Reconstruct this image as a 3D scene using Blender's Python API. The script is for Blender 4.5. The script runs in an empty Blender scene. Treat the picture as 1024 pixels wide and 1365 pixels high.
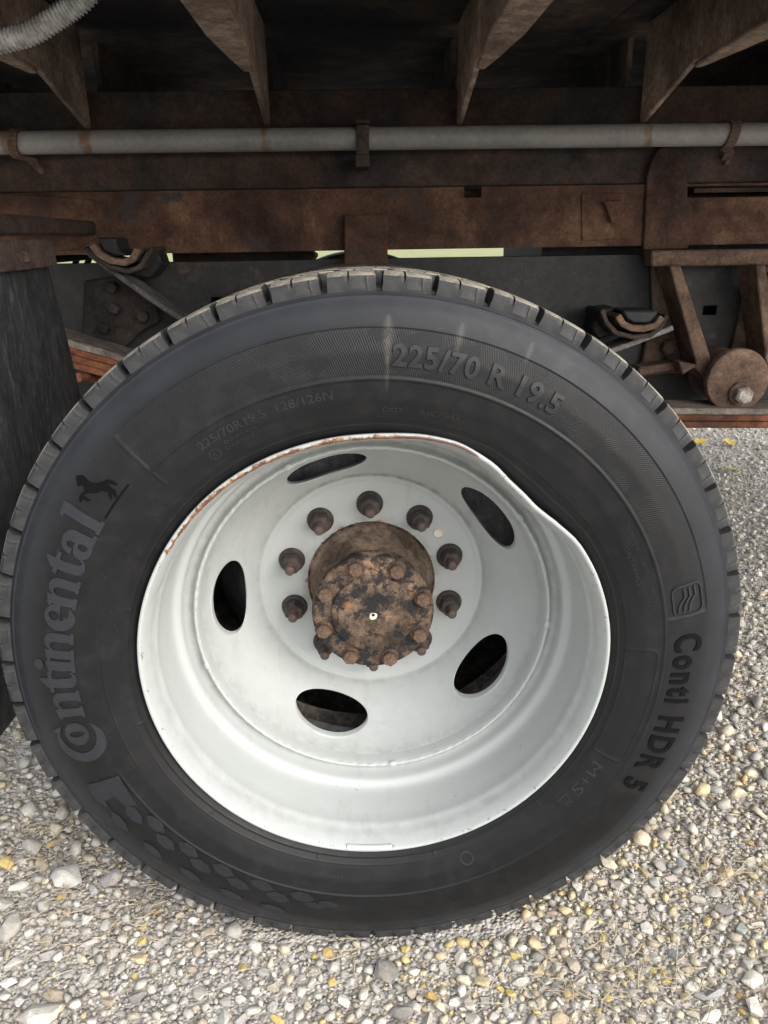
import bpy, bmesh, math, random
import numpy as np
from mathutils import Vector, Matrix

random.seed(7)
rng = np.random.default_rng(7)
SC = bpy.context.scene
COL = SC.collection
R = math.radians

# ------------------------------------------------------------------ camera
CAM_POS = np.array([-.0115, -.7479, .8367])
PITCH, ROLL, YAW = R(19.42), R(.9), R(1.795)
_xr = np.array([math.cos(YAW), -math.sin(YAW), 0.])
_yf = np.array([math.sin(YAW), math.cos(YAW), 0.])
_zu = np.array([0., 0., 1.])
FWD = _yf * math.cos(PITCH) - _zu * math.sin(PITCH)
_dn = -(_yf * math.sin(PITCH) + _zu * math.cos(PITCH))
RIGHT = math.cos(ROLL) * _xr + math.sin(ROLL) * _dn
DOWN = -math.sin(ROLL) * _xr + math.cos(ROLL) * _dn
cam_data = bpy.data.cameras.new('camera')
cam = bpy.data.objects.new('camera', cam_data)
COL.objects.link(cam)
cam_data.sensor_fit = 'HORIZONTAL'
cam_data.sensor_width = 36.0
cam_data.lens = 36.0
cam_data.clip_start = .02
cam_data.clip_end = 2000
m = Matrix.Identity(4)
for i in range(3):
    m[i][0] = RIGHT[i]; m[i][1] = -DOWN[i]; m[i][2] = -FWD[i]; m[i][3] = CAM_POS[i]
cam.matrix_world = m
SC.camera = cam

# ------------------------------------------------------------------ sky, sun, exposure
SUN_EL, SUN_AZ = R(34), R(140)      # azimuth clockwise from +Y; behind the viewer, to the right
world = bpy.data.worlds.new('World')
SC.world = world
world.use_nodes = True
wn, wl = world.node_tree.nodes, world.node_tree.links
wn.clear()
w_out = wn.new('ShaderNodeOutputWorld')
w_bg = wn.new('ShaderNodeBackground')
w_sky = wn.new('ShaderNodeTexSky')
w_sky.sky_type = 'NISHITA'
w_sky.sun_disc = False
w_sky.sun_elevation = SUN_EL
w_sky.sun_rotation = SUN_AZ
w_sky.dust_density = 3.0
w_sky.air_density = 1.2
w_hs = wn.new('ShaderNodeHueSaturation')
w_hs.inputs['Saturation'].default_value = .36
wl.new(w_sky.outputs[0], w_hs.inputs['Color'])
wl.new(w_hs.outputs[0], w_bg.inputs['Color'])
w_bg.inputs['Strength'].default_value = .15
wl.new(w_bg.outputs[0], w_out.inputs['Surface'])
sun_data = bpy.data.lights.new('sun', 'SUN')
sun_data.energy = .75
sun_data.angle = R(75)
sun_data.color = (1, .98, .955)
sun = bpy.data.objects.new('sun', sun_data)
COL.objects.link(sun)
_sd = Vector((math.sin(SUN_AZ) * math.cos(SUN_EL), math.cos(SUN_AZ) * math.cos(SUN_EL), math.sin(SUN_EL)))
sun.rotation_euler = (-_sd).to_track_quat('-Z', 'Y').to_euler()
sun.location = (0, -3, 6)
SC.view_settings.view_transform = 'Standard'
SC.view_settings.look = 'None'
SC.view_settings.exposure = 1.0
SC.view_settings.gamma = 1
SC.view_settings.use_curve_mapping = False
SC.cycles.max_bounces = 7
SC.cycles.caustics_reflective = False
SC.cycles.caustics_refractive = False
SC.cycles.adaptive_threshold = .02

# ------------------------------------------------------------------ geometry helpers
def ray(px, py):
    return FWD + RIGHT * (px - 512.) / 1024. + DOWN * (py - 682.5) / 1024.
def at(px, py, Y):
    d = ray(px, py); return CAM_POS + d * (Y - CAM_POS[1]) / d[1]
def atz(px, py, Z):
    d = ray(px, py); return CAM_POS + d * (Z - CAM_POS[2]) / d[2]
def atx(px, py, X):
    d = ray(px, py); return CAM_POS + d * (X - CAM_POS[0]) / d[0]
def project(P):
    q = np.asarray(P, float) - CAM_POS
    z = q @ FWD
    return 512 + 1024 * (q @ RIGHT) / z, 682.5 + 1024 * (q @ DOWN) / z, z

def finish(name, me, mat, parent=None, smooth=None, loc=None, label=None, kind=None):
    for mm in (mat if isinstance(mat, (list, tuple)) else [mat]):
        me.materials.append(mm)
    if smooth is not None and len(me.polygons):
        me.polygons.foreach_set('use_smooth', np.ones(len(me.polygons), dtype=bool))
        if smooth < 179:
            me.set_sharp_from_angle(angle=R(smooth))
    o = bpy.data.objects.new(name, me)
    COL.objects.link(o)
    if parent is not None: o.parent = parent
    if loc is not None: o.location = loc
    if label: o['label'] = label
    if kind: o['kind'] = kind
    return o

def mk(name, V, F, mat, parent=None, smooth=None, loc=None, label=None, kind=None, attrs=None):
    me = bpy.data.meshes.new(name)
    V = np.asarray(V, np.float32).reshape(-1, 3)
    if isinstance(F, np.ndarray):
        n, k = F.shape
        me.vertices.add(len(V)); me.vertices.foreach_set('co', V.ravel())
        me.loops.add(n * k); me.loops.foreach_set('vertex_index', F.astype(np.int32).ravel())
        me.polygons.add(n)
        me.polygons.foreach_set('loop_start', np.arange(0, n * k, k, dtype=np.int32))
        me.update(calc_edges=True)
    else:
        me.from_pydata([tuple(map(float, v)) for v in V], [], F); me.update()
    for an, av in (attrs or {}).items():
        av = np.asarray(av, np.float32)
        if av.ndim == 1:
            a = me.attributes.new(an, 'FLOAT', 'POINT'); a.data.foreach_set('value', av)
        else:
            a = me.attributes.new(an, 'FLOAT_COLOR', 'POINT'); a.data.foreach_set('color', av.ravel())
    return finish(name, me, mat, parent, smooth, loc, label, kind)

def gridf(n, mm, cu=False, cv=False):
    """quads of an n x mm vertex grid, optionally closed"""
    i = np.arange(n if cu else n - 1); j = np.arange(mm if cv else mm - 1)
    I, J = np.meshgrid(i, j, indexing='ij')
    I2, J2 = (I + 1) % n, (J + 1) % mm
    return np.stack([I * mm + J, I2 * mm + J, I2 * mm + J2, I * mm + J2], -1).reshape(-1, 4)

def sstep(x, a, b):
    t = np.clip((x - a) / (b - a), 0, 1); return t * t * (3 - 2 * t)

class MB:
    """collects solids into one mesh"""
    def __init__(s): s.v = []; s.f = []
    def add(s, V, F):
        n = len(s.v); s.v += [tuple(map(float, p)) for p in V]
        s.f += [tuple(int(i) + n for i in f) for f in F]; return s
    def box(s, x0, x1, y0, y1, z0, z1):
        V = [(x, y, z) for z in (z0, z1) for y in (y0, y1) for x in (x0, x1)]
        return s.add(V, [(0, 2, 3, 1), (4, 5, 7, 6), (0, 1, 5, 4), (2, 6, 7, 3), (0, 4, 6, 2), (1, 3, 7, 5)])
    def prism(s, P, Q):
        """solid between two equal outlines P and Q (lists of 3D points)"""
        n = len(P)
        F = [tuple(range(n))[::-1], tuple(range(n, 2 * n))]
        F += [(i, (i + 1) % n, n + (i + 1) % n, n + i) for i in range(n)]
        return s.add(list(P) + list(Q), F)
    def plate(s, px, Y0, Y1):
        """outline given in photo pixels at depth Y0, straight back to Y1"""
        P = [at(x, y, Y0) for x, y in px]
        return s.prism(P, [(p[0], Y1, p[2]) for p in P])
    def tube(s, pts, rad, seg=14, cap=True):
        pts = [Vector(p) for p in pts]; n = len(pts)
        rad = [rad] * n if isinstance(rad, (int, float)) else rad
        up = None; V = []
        for i, p in enumerate(pts):
            t = (pts[min(i + 1, n - 1)] - pts[max(i - 1, 0)]).normalized()
            if up is None:
                up = t.orthogonal().normalized()
            up = (up - t * up.dot(t)).normalized(); sd = t.cross(up)
            for k in range(seg):
                a = 2 * math.pi * k / seg
                V.append(p + (up * math.cos(a) + sd * math.sin(a)) * rad[i])
        F = [tuple(q) for q in gridf(n, seg, cv=True)]
        if cap:
            F += [tuple(range(seg))[::-1], tuple(range((n - 1) * seg, n * seg))]
        return s.add(V, F)
    def lathe(s, prof, c=(0, 0, 0), seg=48, phase=0., ax='Y'):
        """prof: list of (r, y); closed with caps where r == 0"""
        V = []
        for r, y in prof:
            for k in range(seg):
                a = 2 * math.pi * (k + phase) / seg
                V.append((c[0] + r * math.cos(a), c[1] + y, c[2] + r * math.sin(a)))
        return s.add(V, [tuple(q) for q in gridf(len(prof), seg, cv=True)])
    def build(s, name, mat, parent=None, smooth=None, bevel=0, label=None, kind=None, loc=None, seg=1):
        bm = bmesh.new()
        vs = [bm.verts.new(p) for p in s.v]
        for f in s.f:
            try: bm.faces.new([vs[i] for i in f])
            except ValueError: pass
        bmesh.ops.remove_doubles(bm, verts=bm.verts, dist=1e-6)
        bmesh.ops.recalc_face_normals(bm, faces=bm.faces)
        if bevel:
            ed = [e for e in bm.edges if len(e.link_faces) == 2 and e.calc_face_angle(0) > R(28)]
            bmesh.ops.bevel(bm, geom=ed, offset=bevel, segments=seg, affect='EDGES', clamp_overlap=True)
        me = bpy.data.meshes.new(name); bm.to_mesh(me); bm.free()
        return finish(name, me, mat, parent, smooth, loc, label, kind)

def holed_plate(x0, x1, z0, z1, y0, y1, holes):
    """vertical plate with rectangular openings (x0,x1,z0,z1), real walls in them"""
    xs = sorted({x0, x1, *[h[0] for h in holes], *[h[1] for h in holes]})
    zs = sorted({z0, z1, *[h[2] for h in holes], *[h[3] for h in holes]})
    b = MB()
    solid = lambda i, j: 0 <= i < len(xs) - 1 and 0 <= j < len(zs) - 1 and not any(
        h[0] - 1e-9 <= xs[i] and xs[i + 1] <= h[1] + 1e-9 and h[2] - 1e-9 <= zs[j] and zs[j + 1] <= h[3] + 1e-9 for h in holes)
    for i in range(len(xs) - 1):
        for j in range(len(zs) - 1):
            if not solid(i, j): continue
            a, c, d, e = xs[i], xs[i + 1], zs[j], zs[j + 1]
            b.add([(a, y0, d), (c, y0, d), (c, y0, e), (a, y0, e)], [(0, 1, 2, 3)])
            b.add([(a, y1, d), (c, y1, d), (c, y1, e), (a, y1, e)], [(3, 2, 1, 0)])
            if not solid(i - 1, j): b.add([(a, y0, d), (a, y0, e), (a, y1, e), (a, y1, d)], [(0, 1, 2, 3)])
            if not solid(i + 1, j): b.add([(c, y0, d), (c, y1, d), (c, y1, e), (c, y0, e)], [(0, 1, 2, 3)])
            if not solid(i, j - 1): b.add([(a, y0, d), (a, y1, d), (c, y1, d), (c, y0, d)], [(0, 1, 2, 3)])
            if not solid(i, j + 1): b.add([(a, y0, e), (c, y0, e), (c, y1, e), (a, y1, e)], [(0, 1, 2, 3)])
    return b

# ------------------------------------------------------------------ materials
class NT:
    def __init__(s, name):
        s.m = bpy.data.materials.new(name); s.m.use_nodes = True
        s.t = s.m.node_tree; s.n = s.t.nodes; s.l = s.t.links
        s.b = s.n['Principled BSDF']
        s.tc = s.n.new('ShaderNodeTexCoord')
        s.co = s.tc.outputs['Object']
    def _in(s, sock, v):
        if isinstance(v, bpy.types.NodeSocket): s.l.new(v, sock)
        elif isinstance(v, tuple) and len(v) == 3 and sock.type == 'RGBA': sock.default_value = (*v, 1)
        else: sock.default_value = v
    def set(s, **k):
        for a, v in k.items(): s._in(s.b.inputs[a.replace('_', ' ')], v)
        return s
    def noise(s, scale, detail=6, rough=.6, co=None, dist=0):
        n = s.n.new('ShaderNodeTexNoise'); n.inputs['Scale'].default_value = scale
        n.inputs['Detail'].default_value = min(detail, 4); n.inputs['Roughness'].default_value = rough
        n.inputs['Distortion'].default_value = dist
        s.l.new(co or s.co, n.inputs['Vector']); return n.outputs['Fac']
    def voro(s, scale, feature='F1', out='Distance', co=None):
        n = s.n.new('ShaderNodeTexVoronoi'); n.inputs['Scale'].default_value = scale; n.feature = feature
        s.l.new(co or s.co, n.inputs['Vector']); return n.outputs[out]
    def ramp(s, fac, stops):
        n = s.n.new('ShaderNodeValToRGB'); s.l.new(fac, n.inputs[0])
        el = n.color_ramp.elements
        while len(el) < len(stops): el.new(.5)
        for e, (p, c) in zip(el, stops):
            e.position = p; e.color = (*(c if isinstance(c, tuple) else (c, c, c)), 1)
        return n.outputs[0]
    def mix(s, f, a, b, mode='MIX'):
        n = s.n.new('ShaderNodeMix'); n.data_type = 'RGBA'; n.blend_type = mode
        s._in(n.inputs[0], f); s._in(n.inputs[6], a); s._in(n.inputs[7], b); return n.outputs[2]
    def math(s, op, a, b=0., c=None, clamp=False):
        n = s.n.new('ShaderNodeMath'); n.operation = op; n.use_clamp = clamp
        s._in(n.inputs[0], a); s._in(n.inputs[1], b)
        if c is not None: s._in(n.inputs[2], c)
        return n.outputs[0]
    def attr(s, name, out='Fac'):
        n = s.n.new('ShaderNodeAttribute'); n.attribute_name = name; return n.outputs[out]
    def scaled(s, v, co=None):
        n = s.n.new('ShaderNodeMapping'); n.inputs['Scale'].default_value = v
        s.l.new(co or s.co, n.inputs[0]); return n.outputs[0]
    def bump(s, h, strength=.3, dist=.001):
        n = s.n.new('ShaderNodeBump'); n.inputs['Strength'].default_value = strength
        n.inputs['Distance'].default_value = dist; s.l.new(h, n.inputs['Height'])
        s.l.new(n.outputs[0], s.b.inputs['Normal']); return s

def rust_mat(name, cols, scale=9, fine=160, rough=.85, bump=.5, patch=None, spec=.25, gain=1.):
    t = NT(name)
    n1 = t.noise(scale, 8, .65, dist=.4); n2 = t.noise(fine, 4, .7); n3 = t.noise(scale * 5.3, 6, .7)
    k = len(cols)
    c = t.ramp(n1, [(.28 + .44 * i / (k - 1), cols[i]) for i in range(k)])
    c = t.mix(.75, c, t.ramp(n3, [(.3, .45), (.7, 1.45)]), 'MULTIPLY')
    c = t.mix(.8, c, t.ramp(n2, [(.3, .55), (.7, 1.4)]), 'MULTIPLY')
    c = t.mix(1., c, (gain, gain, gain), 'MULTIPLY')
    big = t.ramp(t.noise(scale * .45, 4, .6, dist=.5), [(.36, .58), (.64, 1.38)])
    c = t.mix(1., c, big, 'MULTIPLY')
    if patch:
        f = t.ramp(t.noise(scale * 1.7, 8, .75, dist=.2), [(patch[1], 0.), (patch[1] + .11, .9)])
        c = t.mix(f, c, t.mix(.6, patch[0], t.ramp(n2, [(.3, .6), (.7, 1.3)]), 'MULTIPLY'))
    t.set(Base_Color=c, Roughness=rough, Specular_IOR_Level=spec)
    t.bump(t.math('ADD', n2, t.math('MULTIPLY', n3, 1.5)), bump, .0012)
    return t.m

M = {}
M['rust_rail'] = rust_mat('rusty_rail_steel', [(.030, .023, .022), (.085, .046, .034), (.15, .078, .05), (.27, .165, .10)], 6.5, 190, patch=((.045, .042, .044), .56), gain=0.56)
M['rust_sill'] = rust_mat('dark_sill_steel', [(.032, .032, .036), (.055, .047, .045), (.115, .072, .055), (.05, .050, .053)], 5, 150, patch=((.028, .029, .033), .55), gain=0.62)
M['rust_cross'] = rust_mat('dusty_crossmember_steel', [(.16, .118, .092), (.26, .19, .148), (.36, .275, .215), (.21, .14, .10)], 8, 170, gain=1.0)
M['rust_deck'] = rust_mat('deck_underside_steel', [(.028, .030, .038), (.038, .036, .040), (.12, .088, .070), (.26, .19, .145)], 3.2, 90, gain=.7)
M['frame_paint'] = rust_mat('worn_chassis_paint', [(.042, .045, .050), (.058, .060, .064), (.066, .062, .060), (.085, .064, .052)], 6, 130, rough=.6, patch=((.085, .055, .04), .60), spec=.4, gain=0.36)
M['rust_cast'] = rust_mat('rusty_cast_bracket', [(.06, .044, .038), (.125, .080, .060), (.18, .115, .083), (.25, .18, .135)], 10, 210, bump=.7, gain=0.85)
M['rust_hanger_dark'] = rust_mat('brown_hanger_plate', [(.055, .044, .040), (.075, .055, .046), (.10, .068, .054), (.062, .054, .050)], 8, 160)
M['frame_brown'] = rust_mat('dull_brown_plate', [(.018, .0175, .018), (.03, .027, .026), (.055, .041, .034), (.026, .025, .025)], 11, 160)
M['spring'] = rust_mat('spring_leaf_steel', [(.06, .04, .034), (.16, .062, .034), (.26, .10, .055), (.13, .08, .06)], 7, 120)
M['spring_top'] = rust_mat('dusty_leaf_top', [(.14, .12, .10), (.20, .17, .145), (.26, .22, .19)], 9, 150)
M['helper'] = rust_mat('grey_helper_leaf', [(.10, .09, .085), (.15, .14, .135), (.19, .175, .165)], 9, 150)
M['hub'] = rust_mat('rusty_hub_casting', [(.035, .028, .025), (.11, .073, .050), (.175, .122, .085), (.26, .145, .075)], 24, 420, patch=((.012, .015, .020), .44), bump=.9)
M['hub_dust'] = rust_mat('dusty_hub_neck', [(.045, .034, .028), (.12, .085, .062), (.21, .155, .115), (.15, .085, .05)], 24, 380, bump=.7)
M['bolt_rust'] = rust_mat('rusty_bolt', [(.045, .035, .030), (.085, .062, .050), (.15, .088, .056), (.075, .062, .056)], 80, 600, bump=.4)
M['nut'] = rust_mat('brown_lug_nut', [(.030, .024, .022), (.052, .040, .036), (.085, .062, .052)], 60, 500, rough=.6, bump=.25, spec=.4)
M['stud'] = rust_mat('brown_stud', [(.055, .042, .037), (.11, .08, .068), (.12, .066, .048)], 90, 600, rough=.55, bump=.25, spec=.45)
M['shiny_bolt'] = rust_mat('weathered_bolt_steel', [(.18, .14, .11), (.32, .28, .24), (.42, .38, .33)], 60, 400, rough=.5, bump=.3, spec=.5)
M['black_pad_and_blocker'] = rust_mat('black_pad_and_blocker', [(.012, .013, .016), (.022, .023, .026), (.035, .034, .034)], 14, 200, rough=.6, bump=.2, spec=.4)  # for the bump pads, and the added dark sheet and block behind the rail

def paint_mat():
    t = NT('white_wheel_paint')
    n1 = t.noise(7, 6, .6); n2 = t.noise(60, 5, .65); n3 = t.noise(330, 3, .6)
    c = t.ramp(n1, [(.3, (.41, .432, .424)), (.7, (.45, .470, .458))])
    # road dust settled on the paint in patches, and small specks
    gr = t.math('MULTIPLY', t.attr('grime'), t.ramp(n2, [(.38, 0.), (.66, 1.)]))
    c = t.mix(gr, c, (.19, .175, .155))
    spk = t.ramp(t.voro(95), [(.035, 1.), (.06, 0.)])
    spk = t.math('MULTIPLY', spk, t.ramp(t.noise(23, 2), [(.52, 0.), (.60, 1.)]))
    run = t.ramp(t.noise(30, 4, .7, co=t.scaled((1.6, .5, .22))), [(.56, 0.), (.74, .30)])
    c = t.mix(run, c, (.28, .265, .235))
    c = t.mix(t.math('MULTIPLY', spk, .55), c, (.14, .10, .07))
    dst = t.ramp(t.noise(14, 7, .7), [(.5, 0.), (.85, .25)])
    c = t.mix(dst, c, (.31, .305, .285))
    # bare rust where the lip is scraped
    rm = t.math('ADD', t.attr('rust'), t.math('MULTIPLY', t.math('SUBTRACT', t.noise(95, 6, .8), .5), 2.5))
    rf = t.ramp(rm, [(.45, 0.), (.58, 1.)])
    rc = t.ramp(t.noise(110, 5, .7), [(.30, (.085, .035, .024)), (.46, (.17, .075, .04)), (.60, (.33, .19, .10)), (.70, (.55, .48, .40))])
    c = t.mix(rf, c, rc)
    pr = t.attr('primer')
    c = t.mix(t.math('MULTIPLY', pr, t.ramp(t.math('ADD', pr, t.math('SUBTRACT', t.noise(60, 5, .7), .5)), [(.5, 0.), (.6, 1.)])), c, (.13, .045, .035))
    t.set(Base_Color=c, Roughness=t.math('ADD', .42, t.math('MULTIPLY', rf, .4)), Specular_IOR_Level=.45)
    t.bump(t.math('ADD', t.math('MULTIPLY', n3, .5), t.math('ADD', n2, t.math('MULTIPLY', rf, .6))), .16, .0012)
    return t.m
M['paint'] = paint_mat()
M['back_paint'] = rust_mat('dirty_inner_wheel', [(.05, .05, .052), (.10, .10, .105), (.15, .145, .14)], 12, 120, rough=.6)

def tyre_mat():
    t = NT('tyre_sidewall_rubber')
    n1 = t.noise(5, 6, .65); n2 = t.noise(55, 6, .65); n3 = t.noise(700, 2, .5)
    c = t.ramp(n1, [(.3, (.0066, .0069, .0078)), (.7, (.0115, .0118, .0127))])
    c = t.mix(t.ramp(n2, [(.48, 0.), (.80, .3)]), c, (.032, .031, .030))
    # sky reflection painted into the rubber colour towards the shoulder
    c = t.mix(t.math('MULTIPLY', t.attr('sky_sheen'), t.ramp(t.noise(16, 6, .7), [(.25, .35), (.75, 1.)])), c, (.026, .0285, .0345))
    # dried splashes
    st = t.math('MULTIPLY', t.attr('stain'), t.ramp(n2, [(.3, .25), (.62, 1.)]))
    c = t.mix(t.math('MULTIPLY', st, .36), c, (.19, .175, .15))
    # fine dust specks and scuffs
    sc_ = t.math('MULTIPLY', t.ramp(t.voro(210), [(.05, 1.), (.09, 0.)]), t.ramp(t.noise(31, 2), [(.55, 0.), (.66, .7)]))
    c = t.mix(sc_, c, (.16, .15, .135))
    sf_ = t.ramp(t.noise(150, 4, .7, co=t.scaled((.35, 1, 1.4))), [(.62, 0.), (.72, .5)])
    c = t.mix(t.math('MULTIPLY', sf_, t.ramp(t.noise(7, 3), [(.5, 0.), (.65, 1.)])), c, (.055, .053, .05))
    uv = t.tc.outputs['UV']
    sx = t.n.new('ShaderNodeSeparateXYZ'); t.l.new(uv, sx.inputs[0])
    u, v = sx.outputs[0], sx.outputs[1]
    # hexagon-like cells with alternating fine ribs
    cell = t.n.new('ShaderNodeTexVoronoi'); cell.inputs['Scale'].default_value = 1; cell.inputs['Randomness'].default_value = .55
    mp = t.n.new('ShaderNodeMapping'); mp.inputs['Scale'].default_value = (42, 72, 1); mp.inputs['Rotation'].default_value = (0, 0, .5)
    t.l.new(uv, mp.inputs[0]); t.l.new(mp.outputs[0], cell.inputs['Vector'])
    cs = t.n.new('ShaderNodeSeparateXYZ'); t.l.new(cell.outputs['Color'], cs.inputs[0])
    sel = t.math('GREATER_THAN', cs.outputs[0], .52)
    w1 = t.math('SINE', t.math('MULTIPLY', t.math('ADD', u, t.math('MULTIPLY', v, .9)), 2 * math.pi / .0027))
    w2 = t.math('SINE', t.math('MULTIPLY', t.math('SUBTRACT', u, t.math('MULTIPLY', v, .35)), 2 * math.pi / .0023))
    band = t.attr('band')
    ribs = t.math('MULTIPLY', t.math('ADD', t.math('MULTIPLY', w1, sel), t.math('MULTIPLY', w2, t.math('SUBTRACT', 1., sel))), band)
    c = t.mix(t.math('MULTIPLY', t.math('MULTIPLY', sel, band), .35), c, (.008, .008, .009))
    h = t.math('ADD', t.math('MULTIPLY', ribs, .35), t.math('ADD', t.math('MULTIPLY', n3, .25), t.math('MULTIPLY', n2, .5)))
    ro = t.ramp(n2, [(.3, .40), (.7, .55)])
    t.set(Base_Color=c, Roughness=ro, Specular_IOR_Level=.26)
    t.bump(h, .38, .0006)
    return t.m
M['tyre'] = tyre_mat()

def rubber(name, c0, c1, rough, dust=None, ribs=0, bump=.25, spec=.3):
    t = NT(name)
    n1 = t.noise(60, 6, .65); n2 = t.noise(420, 3, .6)
    c = t.ramp(n1, [(.3, c0), (.7, c1)])
    if dust:
        f = t.ramp(t.noise(dust[1], 7, .72, dist=.6), [(dust[2], 0.), (dust[2] + .22, dust[3])])
        c = t.mix(f, c, dust[0])
    h = t.math('ADD', n1, t.math('MULTIPLY', n2, .6))
    if ribs:
        sx = t.n.new('ShaderNodeSeparateXYZ'); t.l.new(t.attr('flat', 'Vector'), sx.inputs[0])
        h = t.math('ADD', t.math('MULTIPLY', t.math('SINE', t.math('MULTIPLY', sx.outputs[0], 2 * math.pi / ribs)), .7), h)
    t.set(Base_Color=c, Roughness=rough, Specular_IOR_Level=spec)
    t.bump(h, bump, .0006)
    return t.m
M['letter'] = rubber('raised_letter_rubber', (.0150, .0160, .0210), (.022, .023, .029), .38, ribs=.0019, bump=.3, spec=.45)
M['letter_size'] = rubber('raised_size_rubber', (.012, .0125, .014), (.019, .019, .020), .45)
M['letter_dark'] = rubber('smooth_dark_letter_rubber', (.0022, .0023, .0028), (.0038, .0039, .0046), .55, spec=.12)
M['letter_line'] = rubber('moulded_line_rubber', (.019, .019, .0205), (.028, .028, .0295), .45)
M['lozenge'] = rubber('ribbed_lozenge_rubber', (.015, .016, .0205), (.023, .024, .029), .44, ribs=.0016, bump=.4)
M['lug'] = rubber('tread_block_rubber', (.024, .0245, .026), (.044, .0445, .046), .6, ((.19, .17, .14), 60, .55, .55))
M['crown'] = rubber('dusty_tread_face_rubber', (.13, .122, .106), (.24, .22, .185), .8, ((.46, .40, .31), 75, .45, .85), bump=.6)
M['groove'] = rubber('tread_groove_rubber', (.04, .038, .036), (.075, .068, .06), .75, ((.26, .215, .16), 40, .46, .75))
M['flap'] = None

def flap_mat():
    t = NT('mud_flap_rubber')
    n1 = t.noise(6, 6, .7, co=t.scaled((1, 5, 1.2))); n2 = t.noise(45, 7, .75, co=t.scaled((1, 2.4, .7))); n3 = t.noise(260, 3)
    c = t.ramp(n2, [(.40, (.028, .029, .031)), (.56, (.046, .047, .050)), (.76, (.13, .125, .12))])
    c = t.mix(.7, c, t.ramp(n1, [(.3, .45), (.7, 1.5)]), 'MULTIPLY')
    t.set(Base_Color=c, Roughness=.7, Specular_IOR_Level=.35)
    t.bump(t.math('ADD', n2, t.math('MULTIPLY', n3, .4)), .7, .003)
    return t.m
M['flap'] = flap_mat()

def conduit_mat():
    t = NT('grey_conduit')
    n1 = t.noise(9, 6, .6); n2 = t.noise(140, 4, .6)
    c = t.ramp(n1, [(.3, (.21, .205, .20)), (.7, (.30, .295, .28))])
    c = t.mix(.35, c, t.ramp(n2, [(.3, .6), (.7, 1.3)]), 'MULTIPLY')
    rf = t.ramp(t.math('ADD', t.attr('rust'), t.math('MULTIPLY', t.math('SUBTRACT', t.noise(50, 5, .7), .5), 1.3)), [(.42, 0.), (.75, .8)])
    c = t.mix(rf, c, (.17, .085, .035))
    t.set(Base_Color=c, Roughness=.5, Specular_IOR_Level=.4)
    t.bump(n2, .15, .0006)
    return t.m
M['conduit'] = conduit_mat()
M['hose'] = rust_mat('grey_corrugated_hose', [(.60, .59, .56), (.68, .67, .64), (.72, .71, .69)], 14, 150, rough=.5, bump=.1, spec=.4)

def stone_mat(name, src):
    t = NT(name)
    if src == 'object':
        oi = t.n.new('ShaderNodeObjectInfo'); base = oi.outputs['Color']; rnd = oi.outputs['Random']
        co = t.n.new('ShaderNodeVectorMath'); co.operation = 'SCALE'; t.l.new(t.co, co.inputs[0]); co.inputs[3].default_value = .014
        ad = t.n.new('ShaderNodeVectorMath'); t.l.new(co.outputs[0], ad.inputs[0]); t.l.new(rnd, ad.inputs[1]); cc = ad.outputs[0]
    else:
        base = t.attr('Col', 'Color'); cc = t.co
    n1 = t.noise(110, 6, .7, co=cc); n2 = t.noise(520, 4, .7, co=cc); n3 = t.noise(60, 4, .6, co=cc, dist=1.5)
    c = t.mix(.5, base, t.ramp(n1, [(.3, .66), (.72, 1.25)]), 'MULTIPLY')
    c = t.mix(.6, c, t.ramp(n2, [(.3, .76), (.7, 1.2)]), 'MULTIPLY')
    c = t.mix(t.ramp(n3, [(.52, 0.), (.70, .5)]), c, (.44, .385, .31))
    t.set(Base_Color=c, Roughness=.85, Specular_IOR_Level=.3)
    t.bump(t.math('ADD', n1, t.math('MULTIPLY', n2, .5)), .8, .0022)
    return t.m
M['stone'] = stone_mat('loose_stone', 'object')
M['gravel'] = stone_mat('gravel_stone', 'attr')

def ground_mat():
    t = NT('gravel_ground')
    v1 = t.n.new('ShaderNodeTexVoronoi'); v1.inputs['Scale'].default_value = 190
    t.l.new(t.co, v1.inputs['Vector'])
    v2 = t.n.new('ShaderNodeTexVoronoi'); v2.inputs['Scale'].default_value = 62
    t.l.new(t.co, v2.inputs['Vector'])
    s1 = t.n.new('ShaderNodeSeparateXYZ'); t.l.new(v1.outputs['Color'], s1.inputs[0])
    s2 = t.n.new('ShaderNodeSeparateXYZ'); t.l.new(v2.outputs['Color'], s2.inputs[0])
    c1 = t.ramp(s1.outputs[0], [(0., (.40, .36, .31)), (.3, (.52, .48, .43)), (.65, (.59, .565, .525)), (1., (.68, .63, .55))])
    c2 = t.ramp(s2.outputs[0], [(0., (.41, .38, .34)), (.35, (.55, .525, .49)), (.7, (.63, .61, .58)), (1., (.70, .64, .53))])
    c = t.mix(t.ramp(v2.outputs['Distance'], [(.30, 1.), (.42, 0.)]), c1, c2)
    c = t.mix(.6, c, t.ramp(t.noise(1.3, 6, .65), [(.3, .85), (.7, 1.2)]), 'MULTIPLY')
    c = t.mix(t.ramp(t.noise(3.1, 7, .7), [(.52, 0.), (.66, .55)]), c, (.44, .385, .32))
    t.set(Base_Color=c, Roughness=.95, Specular_IOR_Level=.2)
    t.bump(t.math('ADD', t.math('MULTIPLY', v1.outputs['Distance'], -1.), t.math('MULTIPLY', v2.outputs['Distance'], -1.5)), .9, .006)
    return t.m
M['ground'] = ground_mat()

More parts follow.
